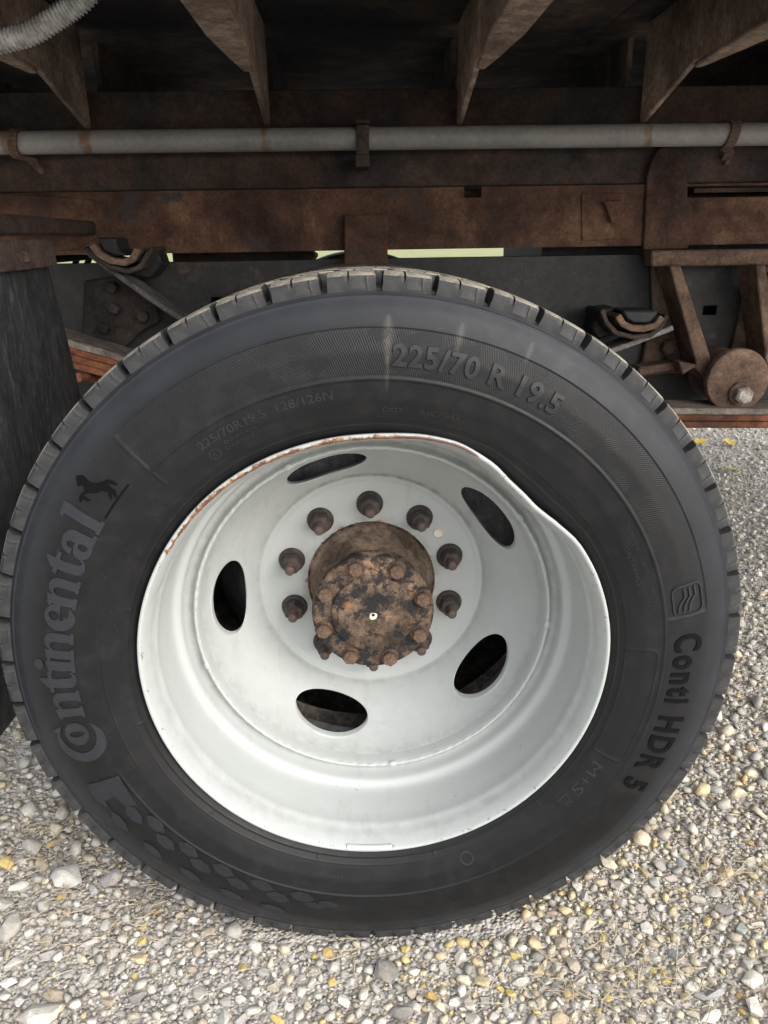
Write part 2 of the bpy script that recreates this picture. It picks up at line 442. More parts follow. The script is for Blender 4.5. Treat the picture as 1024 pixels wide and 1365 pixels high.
def flat_mat(name, c0, c1, scale, rough=.9):
    t = NT(name); n = t.noise(scale, 6, .65)
    t.set(Base_Color=t.ramp(n, [(.3, c0), (.7, c1)]), Roughness=rough, Specular_IOR_Level=.2)
    return t.m
M['lawn'] = flat_mat('lawn_grass', (.30, .32, .15), (.42, .41, .22), .35)
M['straw'] = flat_mat('dry_straw', (.36, .29, .19), (.52, .44, .32), 40)
M['leaf_yellow'] = flat_mat('yellow_leaf', (.62, .40, .05), (.74, .55, .14), 60, .7)
M['leaf_green'] = flat_mat('pale_green_leaf', (.40, .42, .12), (.55, .52, .20), 60, .7)
M['pale_dot'] = flat_mat('pale_sealant', (.62, .55, .47), (.75, .70, .62), 200, .6)
M['dark_line'] = flat_mat('black_hose_rubber', (.012, .012, .013), (.02, .02, .021), 40, .6)

# ================================================================== the setting
G = -.016                      # level of the gravel bed
def sheet(name, x0, x1, y0, y1, z, mat):
    o = mk(name, [(x0, y0, z), (x1, y0, z), (x1, y1, z), (x0, y1, z)], [(0, 1, 2, 3)], mat)
    o['kind'] = 'structure'
    return o
ground = sheet('gravel_ground', -300, 300, -60, 600, G, M['ground'])
lawn = sheet('lawn', -300, 300, 19, 600, G + .01, M['lawn'])

# ================================================================== the truck
truck = bpy.data.objects.new('flatbed_truck', None)
COL.objects.link(truck)
truck.empty_display_size = .3
truck['label'] = 'flatbed truck seen at its rear wheel, rusty underside above a big black tyre'
truck['category'] = 'truck'
WC = Vector((0, 0, .395))      # centre of the wheel at the plane of the rim lip

# ---- bed: deck, long sill, cross members
TOP = 1.172
deck = MB()
for i in range(6):
    x = -1.45 + i * .625
    deck.box(x, x + .622, -.06, 2.36, TOP, TOP + .012)
deck.build('deck_plate', M['rust_deck'], truck, label='dark rusty steel underside of the flat bed')
SX = 1.45
SXR = 2.3
def z_at(py, Y, px=512): return float(at(px, py, Y)[2])
z_s1, z_s0 = z_at(118, .70), z_at(251, .70)
sill = MB()
sill.box(-SX, SXR, .70, .708, z_s0 + .002, z_s1)
sill.box(-SX, SXR, .708, .79, z_s1 - .009, z_s1 - .001)
sill.box(-SX, SXR, .708, .79, z_s0 + .003, z_s0 + .011)
sill.build('bed_sill', M['rust_sill'], truck, bevel=.0015, label='long dark steel channel under the bed')
far_sill = MB()
far_sill.box(-SX, SXR, 1.585, 1.593, z_s0, z_s1).box(-SX, SXR, 1.51, 1.585, z_s1 - .009, z_s1 - .001)
far_sill.build('bed_sill', M['rust_sill'], truck, bevel=.0015)
edge = MB(); edge.box(-SX, SXR, -.066, -.058, TOP - .10, TOP + .012).box(-SX, SXR, -.058, 0, TOP - .10, TOP - .092)
edge.build('edge_rail', M['rust_sill'], truck, bevel=.0015)
edge = MB(); edge.box(-SX, SXR, 2.358, 2.366, TOP - .10, TOP + .012)
edge.build('edge_rail', M['rust_sill'], truck, bevel=.0015)

def cross_member(x, side):
    """channel hung under the deck, its web tapering down to the sill"""
    b = MB()
    zf = 1.074
    t = .0045
    # web with tapered gusset end (outline in the YZ plane)
    O = [(-.05, TOP - .001), (.699, TOP - .001), (.699, 1.022), (.685, 1.022), (.492, zf), (-.05, zf)]
    b.prism([(x - t, y, z) for y, z in O], [(x + t, y, z) for y, z in O])
    # bottom flange, cut back to a point where the gusset starts
    fl = [(-.05, .024), (.30, .022), (.42, .013), (.500, .005)]
    P = [(x - w - side * .006, y) for y, w in fl] + [(x + w - side * .006, y) for y, w in fl[::-1]]
    b.prism([(px_, y, zf - .0065) for px_, y in P], [(px_, y, zf - .0005) for px_, y in P])
    b.build('cross_member', M['rust_cross'], truck, bevel=.0015)
for x, sd in ((-.452, 1), (-.152, 1), (.172, -1), (.487, -1), (-.76, 1), (.80, -1), (1.12, -1), (1.44, -1)):
    cross_member(x, sd)
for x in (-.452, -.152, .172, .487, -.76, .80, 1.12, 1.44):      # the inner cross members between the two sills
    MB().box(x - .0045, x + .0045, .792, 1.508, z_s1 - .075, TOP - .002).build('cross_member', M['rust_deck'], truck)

# ---- rusty subframe rail below the sill, with its openings
z_r1, z_r0 = z_s0, z_at(333, .69)
h1a, h1b = at(619, 246, .69), at(642, 263, .69)
slot_a = at(915, 247, .69); slot_b = at(1024, 263, .69)
b = holed_plate(-SX, SXR, z_r0, z_r1, .69, .70 - .001, [
    (h1a[0], h1b[0], h1b[2], z_r1), (slot_a[0], 1.25, z_at(263, .69, 960), z_r1 - .004)])
b.box(-SX, SXR, .70, .76, z_r0, z_r0 + .008)
rail = b.build('subframe_rail', M['rust_rail'], truck, label='rusty brown steel rail above the chassis')
MB().box(-SX, SXR, .752, .76, z_r0 + .009, z_r1 - .003).build('rail_web', M['rust_sill'], rail)
MB().box(slot_a[0] + .02, 1.25, .70, .752, z_r1 - .014, z_r1 - .007).build('slot_lip', M['rust_sill'], rail)
# welded plates and the rounded bracket on the rail
MB().plate([(775, 258), (832, 257), (833, 319), (776, 321)], .687, .6898).build('weld_plate', M['rust_rail'], rail, bevel=.0015)
MB().plate([(803, 268), (829, 266), (829, 274), (822, 296), (815, 297), (808, 275)], .676, .6838).build('plate_tab', M['rust_rail'], rail, bevel=.002)
MB().plate([(858, 333), (861, 268), (863, 235), (868, 214), (878, 199), (892, 191), (906, 190), (917, 194), (917, 262), (922, 300), (918, 331)], .683, .6895).build(
    'corner_plate', M['rust_rail'], rail, bevel=.002)
MB().plate([(0, 258), (60, 260), (127, 266), (129, 318), (98, 334), (0, 338)], .684, .6895).build('corner_plate', M['rust_rail'], rail, bevel=.002)
post = MB()
post.plate([(459, 286), (517, 285), (517, 362), (459, 363)], .674, .6892)
post.build('drop_plate', M['rust_rail'], rail, bevel=.002, label='short rusty plate hanging from the rail over the wheel')

# ---- chassis frame rail
z_f1, z_f0 = z_at(345, .72), z_at(531, .72, 880) - .035
def hx(px, py): p = at(px, py, .72); return p
ho = [(hx(935, 0)[0], hx(958, 0)[0], hx(946, 420)[2], hx(946, 407)[2])]
a_, b_ = hx(935, 413), hx(958, 413)
ho = [(a_[0] + .003, b_[0] - .003, hx(946, 420)[2], hx(946, 407)[2])]
c_, d_ = hx(281, 400), hx(297, 400)
ho.append((c_[0], d_[0], hx(289, 406)[2], hx(289, 396)[2]))
b = holed_plate(-SX, SXR, z_f0, z_f1, .72, .728, ho)
b.box(-SX, SXR, .7285, .79, z_f1 - .008, z_f1).box(-SX, SXR, .7285, .79, z_f0, z_f0 + .008)
frame = b.build('frame_rail', M['frame_paint'], truck, label='dark painted chassis rail behind the tyre')
zf_ = z_f1 - .055
b = MB(); b.box(-SX, SXR, 1.572, 1.58, z_f0, zf_).box(-SX, SXR, 1.51, 1.571, zf_ - .008, zf_).box(-SX, SXR, 1.51, 1.571, z_f0, z_f0 + .008)
b.build('frame_rail', M['frame_paint'], truck, bevel=.002)
MB().box(-SX, SXR, .781, .787, z_f0 + .010, z_f1 - .012).build('hole_shade_sheet', M['black_pad_and_blocker'], frame)  # added black sheet standing in for the shade seen through the rail holes
MB().box(at(722, 338, .80)[0], 1.3, .80, 1.2, z_f1 - .02, z_r0 + .03).build('dark_gap_blocker', M['black_pad_and_blocker'], truck)  # added dark block, shuts off the bright gap over the rail
xa, xb = at(229, 338, .85)[0], at(412, 338, .85)[0]
MB().prism([(xa, .85, z_f1 - .05), (xb - .03, .85, z_f1 - .05), (xb + .015, .85, z_f1 + .006), (xb - .03, .85, z_r0 + .02), (xa, .85, z_r0 + .02)], [(xa, .98, z_f1 - .05), (xb - .03, .98, z_f1 - .05), (xb + .015, .98, z_f1 + .006), (xb - .03, .98, z_r0 + .02), (xa, .98, z_r0 + .02)]).build('brown_gap_blocker', M['rust_hanger_dark'], truck, bevel=.004)  # added brown block, covers the bright gap left of the drop plate
for xx in (70, 100, 116): MB().tube([at(xx, 352, .86), at(xx + 9, 330, .86)], .006, 8).build('air_line', M['dark_line'], frame, smooth=60)
for x in (-1.25, 1.3):
    MB().box(x - .03, x + .03, .73, 1.571, z_f0 + .02, z_f1 - .03).build('chassis_crossmember', M['frame_paint'], truck, bevel=.002)
# brown spring bracket on the left of the rail with its bolts
hp = MB().plate([(112, 374), (152, 368), (190, 372), (208, 395), (212, 430), (188, 442), (160, 470), (108, 470)], .706, .7192).build(
    'hanger_plate', M['frame_brown'], frame, bevel=.003)
for px, py in ((150, 383), (153, 411), (140, 437), (192, 422)):
    p = at(px, py, .706)
    MB().lathe([(0, -.012), (.009, -.012), (.0115, -.009), (.0115, 0), (0, .001)], p, 6).build('bolt', M['frame_brown'], frame)
# air lines lying along the top of the rail
for k, (y, dz) in enumerate(((.80, .004), (.815, .010))):
    MB().tube([(-SX, y, z_f1 + dz), (-.62, y + .01, z_f1 + dz), (-.5, y, z_f1 + .012), (-.44, y + .02, z_f1 - .01), (-.43, y + .05, z_f1 - .05)], .006, 8).build(
        'air_line', M['dark_line'], frame, smooth=60)

# ---- grey conduit along the sill and its straps
cz = z_at(184.5, .655)
RC = .0178
n = 360
xs = np.linspace(-SX, SXR, n); seg = 24
aa = np.linspace(0, 2 * math.pi, seg, endpoint=False)
V = np.stack([np.repeat(xs, seg), .655 + RC * np.tile(np.cos(aa), n), cz + RC * np.tile(np.sin(aa), n)], 1)
ru = np.zeros(n)
for px, w in ((118, .012), (355, .009), (860, .009), (12, .01)):
    ru += .85 * np.exp(-((xs - at(px, 184, .655)[0]) / w) ** 2)
ru += .12 * np.exp(-((xs - at(930, 184, .655)[0]) / .05) ** 2)
conduit = mk('conduit_pipe', V, gridf(n, seg, cv=True), M['conduit'], truck, smooth=180, attrs={'rust': np.repeat(ru, seg)},
             label='grey pipe strapped along the rusty sill')
def pipe_clamp(px, w, mat):
    x = at(px, 184, .655)[0]
    P = []
    for k in range(13):
        a = R(80 + 200 * k / 12)
        P.append((x + w * .25 * math.sin(a), .655 + (RC + .003) * math.cos(a), cz + (RC + .003) * math.sin(a)))
    P = [(x, .699, cz + RC + .0035)] + P + [(x + w * .8, .675, cz - RC - .006), (x + w * 1.1, .697, cz - RC - .018)]
    b = MB()
    for i in range(len(P) - 1):
        p, q = Vector(P[i]), Vector(P[i + 1])
        d = (q - p).normalized(); nn = d.cross(Vector((1, 0, 0))).normalized() * .0022
        e = Vector((w / 2, 0, 0))
        b.prism([p - e - nn, p + e - nn, p + e + nn, p - e + nn], [q - e - nn, q + e - nn, q + e + nn, q - e + nn])
    b.build('clamp', mat, conduit)
    MB().lathe([(0, -.007), (.004, -.007), (.006, -.004), (.006, 0), (0, 0)], (x + w * 1.2, .6985, cz - RC - .021), 6).build('clamp_bolt', mat, conduit)
pipe_clamp(22, .014, M['rust_cast'])
pipe_clamp(972, .016, M['rust_hanger_dark'])
st = MB(); st.plate([(475, 166), (492, 166), (492, 205), (475, 205)], .630, .634)
st.plate([(474, 206), (493, 206), (493, 222), (474, 222)], .630, .699)
st.plate([(474, 158), (493, 158), (493, 164), (474, 164)], .630, .699)
st.build('strap_bar', M['rust_hanger_dark'], conduit, bevel=.001)

# ---- helper spring, its two end brackets, the leaf springs
def strip(pts, y0, y1, th, name, mat, parent, label=None, mat_top=None):
    """flat steel leaf: path in the XZ plane, y0..y1 wide, th thick"""
    P = [Vector((p[0], 0, p[1])) for p in pts]; n = len(P); top, bot = [], []
    for i, p in enumerate(P):
        t = (P[min(i + 1, n - 1)] - P[max(i - 1, 0)]).normalized(); nn = Vector((-t.z, 0, t.x))
        top.append(p + nn * th / 2); bot.append(p - nn * th / 2)
    V = []
    for q in range(n):
        V += [(bot[q].x, y0, bot[q].z), (bot[q].x, y1, bot[q].z), (top[q].x, y1, top[q].z), (top[q].x, y0, top[q].z)]
    b = MB().add(V, [tuple(f) for f in gridf(n, 4, cv=True)] + [(0, 1, 2, 3), tuple(range(4 * n - 4, 4 * n))[::-1]])
    return b.build(name, mat, parent, bevel=.0015, label=label)
def curve_pts(pts, n=28):
    """smooth path through control points (Catmull-Rom)"""
    P = [np.array(p, float) for p in pts]; P = [2 * P[0] - P[1]] + P + [2 * P[-1] - P[-2]]; out = []
    for i in range(1, len(P) - 2):
        for t in np.linspace(0, 1, n, endpoint=False):
            out.append(.5 * (2 * P[i] + (P[i + 1] - P[i - 1]) * t + (2 * P[i - 1] - 5 * P[i] + 4 * P[i + 1] - P[i + 2]) * t * t + (3 * P[i] - P[i - 1] - 3 * P[i + 1] + P[i + 2]) * t ** 3))
    return out + [P[-2]]
def xz(px, py, Y): p = at(px, py, Y); return (p[0], p[2])
helper = strip([tuple(p) for p in curve_pts([xz(118, 338, .62), xz(175, 380, .62), xz(240, 424, .62), xz(350, 480, .62), xz(500, 505, .62), xz(690, 500, .62), xz(800, 473, .62), xz(898, 437, .62)], 6)],
               .62, .685, .009, 'helper_spring', M['helper'], truck, label='flat grey helper leaf reaching up to the two curved brackets')
def helper_bracket(outer, inner, pad, Y0, Y1):
    o = strip([xz(*p, Y0) for p in outer], Y0, Y1, .008, 'spring_bracket', M['frame_brown'], truck)
    strip([xz(*p, Y0) for p in inner], Y0 - .006, Y1 - .01, .011, 'bracket_liner', M['rust_cast'], o)
    MB().plate(pad, Y0 + .004, Y1 - .012).build('bump_pad', M['black_pad_and_blocker'], o, bevel=.003)
    return o
hb = helper_bracket([(803, 413), (809, 430), (822, 444), (846, 450), (868, 447), (882, 436), (890, 420)],
                    [(823, 420), (829, 431), (841, 437), (856, 438), (873, 434), (882, 422)],
                    [(830, 414), (878, 414), (875, 424), (866, 431), (846, 431), (836, 426)], .60, .69)
hb['label'] = 'cupped spring bracket with a worn brown liner beside the hanger'
hb = helper_bracket([(112, 330), (128, 344), (147, 356), (170, 362), (186, 356), (196, 340), (203, 330)],
                    [(123, 326), (132, 338), (147, 347), (166, 350), (178, 345), (184, 332)],
                    [(128, 316), (153, 316), (156, 330), (168, 341), (152, 341), (138, 335)], .60, .69)
hb['label'] = 'cupped spring bracket with a brown liner near the mud flap'
MB().plate([(797, 412), (822, 409), (812, 425), (826, 444), (798, 452), (790, 440)], .655, .7195).build('bracket_arm', M['frame_paint'], truck, bevel=.003)
MB().plate([(190, 330), (210, 335), (216, 352), (200, 372), (176, 366)], .655, .7195).build('bracket_arm', M['frame_paint'], truck, bevel=.003)

spring = bpy.data.objects.new('leaf_spring', None)
COL.objects.link(spring); spring.parent = truck
spring['label'] = 'stack of orange-brown spring leaves running behind the tyre'
base = [np.array(xz(*p, .58)) for p in ((20, 432), (100, 460), (165, 480), (300, 540), (500, 575), (700, 566), (850, 550), (1000, 549), (1150, 549))]
for k in range(4):
    pts = [p - np.array((0, .0122 * k)) for p in base]
    pts = curve_pts(pts, 5)
    if k == 3: pts = pts[2:22]
    strip([tuple(p) for p in pts], .58 + .002 * (k % 2), .66, .0112, 'spring_leaf', M['spring_top'] if k == 0 else M['spring'], spring)
sh = MB().tube([at(104, 503, .57), at(118, 503, .60), at(140, 505, .66)], .008, 10); sh.build('shackle_pin', M['spring'], spring, smooth=40)

# ---- hanger bracket on the right
hang = MB()
hang.plate([(868, 336), (1100, 333), (1100, 352), (903, 354), (938, 478), (934, 492), (907, 497), (852, 502), (862, 455), (872, 447)], .705, .7193)
hang.plate([(1004, 354), (1060, 354), (1060, 484), (976, 466)], .705, .7193)
hang.plate([(868, 334), (1100, 331), (1100, 352), (869, 355)], .665, .7048)
hang.plate([(852, 490), (908, 482), (908, 493), (850, 502)], .66, .7048)
hanger = hang.build('spring_hanger', M['rust_cast'], truck, bevel=.003, label='rusty cast spring hanger with triangular gussets and a round boss')
MB().plate([(893, 355), (908, 355), (949, 480), (946, 500), (930, 490)], .632, .7045).build('gusset', M['rust_cast'], hanger, bevel=.002)
MB().plate([(1008, 353), (1021, 353), (1040, 484), (1022, 484)], .632, .7045).build('gusset', M['rust_cast'], hanger, bevel=.002)
MB().plate([(905, 482), (940, 488), (946, 500), (946, 512), (926, 490), (910, 500)], .63, .7045).build('gusset', M['rust_cast'], hanger, bevel=.002)
bc = at(985, 508, .598)
MB().lathe([(.0, 0), (.052, 0), (.0555, .002), (.0570, .006), (.0570, .016), (.048, .020), (.048, .105), (0, .105)], bc, 40).build('boss', M['rust_cast'], hanger, smooth=35)
wp = at(987, 525, .594)
MB().lathe([(0, -.003), (.019, -.003), (.021, -.001), (.021, .004), (0, .004)], wp, 28).build('washer', M['rust_cast'], hanger, smooth=35)
MB().lathe([(0, -.021), (.0125, -.021), (.0165, -.017), (.0165, -.003), (0, -.003)], wp, 6, .3).build('bolt', M['shiny_bolt'], hanger)
for px, py in ((887, 372), (889, 463), (1026, 371)):
    p = at(px, py, .7049)
    MB().lathe([(0, -.016), (.011, -.016), (.0145, -.012), (.0145, -.002), (.017, -.002), (.017, 0), (0, .001)], p, 6, .2).build('bolt', M['rust_cast'], hanger)

# ---- mud flap and its holder
XF = -.475
e0, e1 = atx(62, 350, XF), atx(100, 540, XF)
fz0 = atx(0, 980, XF)[2]
ny, nz = 26, 40
V = []
for side in (0, 1):
    for j in range(nz):
        f = j / (nz - 1)
        z = fz0 + (z_at(335, .45, 30) - fz0) * f
        yf = e1[1] + (e0[1] - e1[1]) * (z - e1[2]) / (e0[2] - e1[2]) if z < e0[2] else e0[1]
        for i in range(ny):
            g = i / (ny - 1)
            y = -.02 + (yf + .02) * g
            wob = .006 * math.sin(g * 5.2 + .5) * (1 - f) + .010 * math.sin(f * 3.0) - .004 * math.sin(g * 9 + f * 4)
            V.append((XF + wob - side * .009, y, z))
F0 = gridf(nz, ny)
F = [tuple(f) for f in F0] + [tuple((f + nz * ny)[::-1]) for f in F0]
ring = [i for i in range(ny)] + [j * ny + ny - 1 for j in range(1, nz)] + [(nz - 1) * ny + i for i in range(ny - 2, -1, -1)] + [j * ny for j in range(nz - 2, 0, -1)]
F += [(ring[i], ring[(i + 1) % len(ring)], ring[(i + 1) % len(ring)] + nz * ny, ring[i] + nz * ny) for i in range(len(ring))]
flap = mk('mud_flap', V, F, M['flap'], truck, smooth=40, label='scuffed black rubber mud flap hanging beside the tyre')
s0 = atx(60, 357, XF)
MB().prism([(XF + .013, -.02, s0[2] - .004), (XF + .013, s0[1] + .004, s0[2] + .002), (XF + .013, s0[1] - .002, s0[2] + .040), (XF + .013, -.02, s0[2] + .036)],
           [(XF + .018, -.02, s0[2] - .004), (XF + .018, s0[1] + .004, s0[2] + .002), (XF + .018, s0[1] - .002, s0[2] + .040), (XF + .018, -.02, s0[2] + .036)]).build(
    'clamp_strip', M['rust_hanger_dark'], flap, bevel=.0015)
for y in (.08, .22, .36):
    MB().lathe([(0, -.006), (.007, -.006), (.008, -.004), (.008, 0), (0, 0)], (0, 0, 0), 6).build('bolt', M['rust_cast'], flap, loc=(XF + .0185, y, s0[2] + .018)).rotation_euler = (0, 0, R(90))
arm = MB()
arm.prism([(XF - .05, -.02, s0[2] + .041), (XF + .02, -.02, s0[2] + .041), (XF + .02, -.02, s0[2] + .072), (XF - .05, -.02, s0[2] + .072)],
          [(XF - .05, .682, s0[2] + .047), (XF + .02, .682, s0[2] + .047), (XF + .02, .682, s0[2] + .070), (XF - .05, .682, s0[2] + .070)])
arm.build('flap_arm', M['rust_sill'], flap, bevel=.004)

# ---- corrugated hose above on the left
hp_ = curve_pts([at(-60, 72, .25), at(0, 55, .25), at(42, 43, .25), at(80, 20, .25), at(112, -4, .25), at(150, -50, .25), at(190, -120, .25)], 60)
MB().tube(hp_, [.0117 + .0013 * math.sin(i * 2 * math.pi / 7.5) for i in range(len(hp_))], 16).build(
    'corrugated_hose', M['hose'], truck, smooth=180, label='pale grey corrugated hose hanging at the upper left corner')

# ---- brake drum, axle, inner wheels and the opposite pair
def simple_tyre(y0, y1, parent=truck, lab=None):
    w = y1 - y0; c = (y0 + y1) / 2
    pr = [(.255, -.42), (.268, -.45), (.29, -.49), (.33, -.5), (.365, -.485), (.394, -.42), (.408, -.39), (.412, -.30), (.412, .30), (.408, .39), (.394, .42), (.365, .485), (.33, .5), (.29, .49), (.268, .45), (.255, .42)]
    o = MB().lathe([(r, y * w) for r, y in pr], (0, c, 0), 96).build('tyre', M['groove'], truck, smooth=40, loc=WC, label=lab)
    for k in range(48):
        a = 2 * math.pi * k / 48; blk = None
    return o
simple_tyre(.262, .487, lab='inner tyre hidden behind the outer one')
simple_tyre(1.82, 2.045, lab='inner tyre on the far side of the truck')
simple_tyre(2.09, 2.315, lab='outer tyre on the far side of the truck')
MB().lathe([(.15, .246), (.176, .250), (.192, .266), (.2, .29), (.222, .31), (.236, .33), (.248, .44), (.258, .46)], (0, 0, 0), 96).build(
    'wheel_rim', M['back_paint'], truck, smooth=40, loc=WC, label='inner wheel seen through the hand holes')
MB().lathe([(.06, .262), (.150, .262), (.165, .268), (.168, .30), (.168, .46), (.06, .47)], (0, 0, 0), 64).build(
    'brake_drum', M['rust_hanger_dark'], truck, smooth=35, loc=WC)
MB().lathe([(.055, .47), (.055, 1.0), (.12, 1.06), (.16, 1.15), (.12, 1.24), (.055, 1.3), (.055, 2.1)], (0, 0, 0), 40).build(
    'axle_housing', M['frame_paint'], truck, smooth=40, loc=WC)

# ================================================================== outer tyre
_pr = np.array([.250, .2575, .262, .268, .280, .298, .322, .343, .366, .383, .393, .3975])
_py = np.array([.022, .0135, .0065, .002, -.0055, -.0118, -.0152, -.0142, -.0088, -.0022, .0042, .0078])
_rs = np.linspace(.25, .3975, 800)
_ys = np.interp(_rs, _pr, _py)
_k = np.hanning(61); _k /= _k.sum()
_ys = np.convolve(np.pad(_ys, 30, mode='reflect', reflect_type='odd'), _k, 'valid')
def side_y(r): return np.interp(r, _rs, _ys)
def polar_at(px, py):
    """photo pixel -> (r, theta in degrees) on the sidewall"""
    r = .33
    for _ in range(14):
        p = at(px, py, float(side_y(r))) - np.array(WC)
        r = math.hypot(p[0], p[2])
    return r, math.degrees(math.atan2(p[2], p[0]))
def wrap(a): return (a + 180) % 360 - 180
def box_line(rr, tt, r0, r1, t0, t1, w):
    """1 on the outline of a polar rectangle"""
    tm, th = (t0 + t1) / 2, abs(t1 - t0) / 2
    dt = (np.abs(wrap(tt - tm)) - th) * np.pi / 180 * rr
    dr = np.abs(rr - (r0 + r1) / 2) - (r1 - r0) / 2
    rad = .006
    d = np.hypot(np.maximum(dt + rad, 0), np.maximum(dr + rad, 0)) + np.minimum(np.maximum(dt + rad, dr + rad), 0) - rad
    return 1 - sstep(np.abs(d), w * .4, w)
dent_t = np.array([-180, -40, 0, 5, 14.4, 22.9, 29.2, 34.2, 37.8, 42.4, 47.6, 53, 59.6, 65.2, 70.9, 76, 82.5, 89, 106, 125, 138, 153, 170, 180.])
dent_d = np.array([0, 0, .0005, .0008, 0, -.001, -.0025, -.0042, -.0082, -.013, -.0139, -.0114, -.0041, .0019, .0047, .0046, .0020, -.0003, -.0010, -.0004, -.0012, -.0012, 0, 0])
def rim_dent(t):
    tt = wrap(t)
    f = lambda a: np.interp(wrap(a), dent_t, dent_d)
    return (f(tt - 3.2) + 2 * f(tt) + f(tt + 3.2)) / 4 * .92 + .0004 * np.sin(np.radians(tt) * 37) * np.exp(-((tt - 55) / 22) ** 2)
NT_ = 1200
th0 = 3.0
th = th0 + np.arange(NT_) * 360. / NT_
front = np.concatenate([[.2580, .2600, .2625, .2645], np.arange(.2665, .3972, .00085), [.3975]])
RR, TT = np.meshgrid(front, th, indexing='ij')
def arc(t, a, b, s=.35):
    """1 for angles inside a..b (degrees, a<b)"""
    mid, hw = (a + b) / 2, (b - a) / 2
    return 1 - sstep(np.abs(wrap(t - mid)), hw - s, hw + s)
def rb(r, a, b, s=.0006): return sstep(r, a - s, a + s) * (1 - sstep(r, b - s, b + s))
bandA = arc(TT, 9.0, 133.1) * rb(RR, .3205, .3660)
bandB = arc(TT, -157.3, -100) * rb(RR, .3200, .3625)
left_zone = arc(TT, 133.0, 203.0)
disp = -.0007 * bandA - .0006 * bandB
ridge = rb(RR, .3165, .3192) * (1 - left_zone)
disp += .0009 * ridge
disp += .0007 * (1 - sstep(np.abs(RR - .2962), .0004, .0010)) * arc(TT, 146, 203)
disp += .0007 * (1 - sstep(np.abs(wrap(TT - 203) * np.pi / 180 * RR), .0004, .001)) * rb(RR, .2962, .318)
disp += .0009 * (1 - sstep(np.abs(wrap(TT - 133.2) * np.pi / 180 * RR), .0005, .0012)) * rb(RR, .2975, .3655)
disp += .0009 * (1 - sstep(np.abs(wrap(TT - 9.0) * np.pi / 180 * RR), .0005, .0012)) * rb(RR, .3205, .3665)
disp += .0010 * (1 - sstep(np.abs(RR - .2705), .0005, .0013)) + .0005 * (1 - sstep(np.abs(RR - .2785), .0004, .0009))
disp += .0008 * box_line(RR, TT, .2775, .3110, -25.6, 2.3, .0012)
disp += .0007 * (1 - sstep(np.abs(RR - .3665), .0004, .0010)) * arc(TT, 9, 133)
for k in range(12):      # little vent ribs at the bead
    disp += .0008 * (1 - sstep(np.abs(wrap(TT - (14 + 30 * k)) * np.pi / 180 * RR), .0004, .0011)) * rb(RR, .2705, .2765)
disp += .0011 * (1 - sstep(np.abs(RR - .3935), .0006, .0016))      # lip under the tread
YY = side_y(RR) - disp
# shoulder and crown base, then the back wall
extra = [(.3985, .0100), (.3992, .0150), (.4000, .020), (.4015, .06), (.4020, .0973), (.4015, .135), (.4000, .175), (.3992, .182), (.3960, .188),
         (.383, .1965), (.343, .209), (.298, .2065), (.268, .192), (.254, .18)]
RR = RR + np.minimum(rim_dent(TT), 0) * .72 * (1 - sstep(RR, .264, .292))
eR = np.repeat(np.array([e[0] for e in extra])[:, None], NT_, 1); eY = np.repeat(np.array([e[1] for e in extra])[:, None], NT_, 1)
AR = np.vstack([RR, eR]); AY = np.vstack([YY, eY]); AT = np.vstack([TT, np.repeat(th[None], len(extra), 0)])
V = np.stack([AR * np.cos(np.radians(AT)), AY, AR * np.sin(np.radians(AT))], -1)
nr = len(front)
stain = np.zeros_like(AR)
for px, y0, y1, w, s in ((517, 418, 490, .0062, 1.), (516, 478, 525, .0022, .45), (612, 428, 480, .0048, .8), (705, 452, 490, .0036, .6)):
    ra, ta = polar_at(px, y0); rb_, tb = polar_at(px, y1)
    tm = (ta + tb) / 2
    f = np.clip((AR - rb_) / (ra - rb_), 0, 1)
    ww = w * np.sin(np.pi * np.clip(f, 0, 1)) ** .6 * (.45 + .75 * f)
    inside = (AR > rb_) & (AR < ra)
    stain = np.maximum(stain, s * inside * np.exp(-(wrap(AT - tm) * np.pi / 180 * AR / np.maximum(ww, 1e-4)) ** 2 * 1.6))
sky_sheen = np.zeros_like(AR); sky_sheen[:nr] = sstep(RR, .352, .386)
bandm = np.zeros_like(AR); bandm[:nr] = np.maximum(bandA, bandB)
faces = gridf(len(AR), NT_, cv=True)
tyre = mk('tyre', V.reshape(-1, 3), faces[:, ::-1].copy(), [M['tyre'], M['groove']], truck, smooth=180, loc=WC,
          attrs={'stain': stain.ravel(), 'sky_sheen': sky_sheen.ravel(), 'band': bandm.ravel()},
          label='large black truck tyre with raised sidewall lettering and dusty tread')
me = tyre.data
mi = np.zeros(len(faces), np.int32); mi[(nr) * NT_:(nr + 7) * NT_] = 1
me.polygons.foreach_set('material_index', mi)
# map for the sidewall pattern: x along the arc, y the radius, in metres
uvl = me.uv_layers.new(name='wall')
fu = faces[:, ::-1]
row, colm = fu // NT_, fu % NT_
cw = colm.copy(); cw[(colm.max(1) - colm.min(1)) > 2] = np.where(colm[(colm.max(1) - colm.min(1)) > 2] == 0, NT_, colm[(colm.max(1) - colm.min(1)) > 2])
uvs = np.stack([np.radians(th0 + cw * 360. / NT_) * .345, AR[:, 0][row]], -1)
uvl.data.foreach_set('uv', uvs.astype(np.float32).ravel())

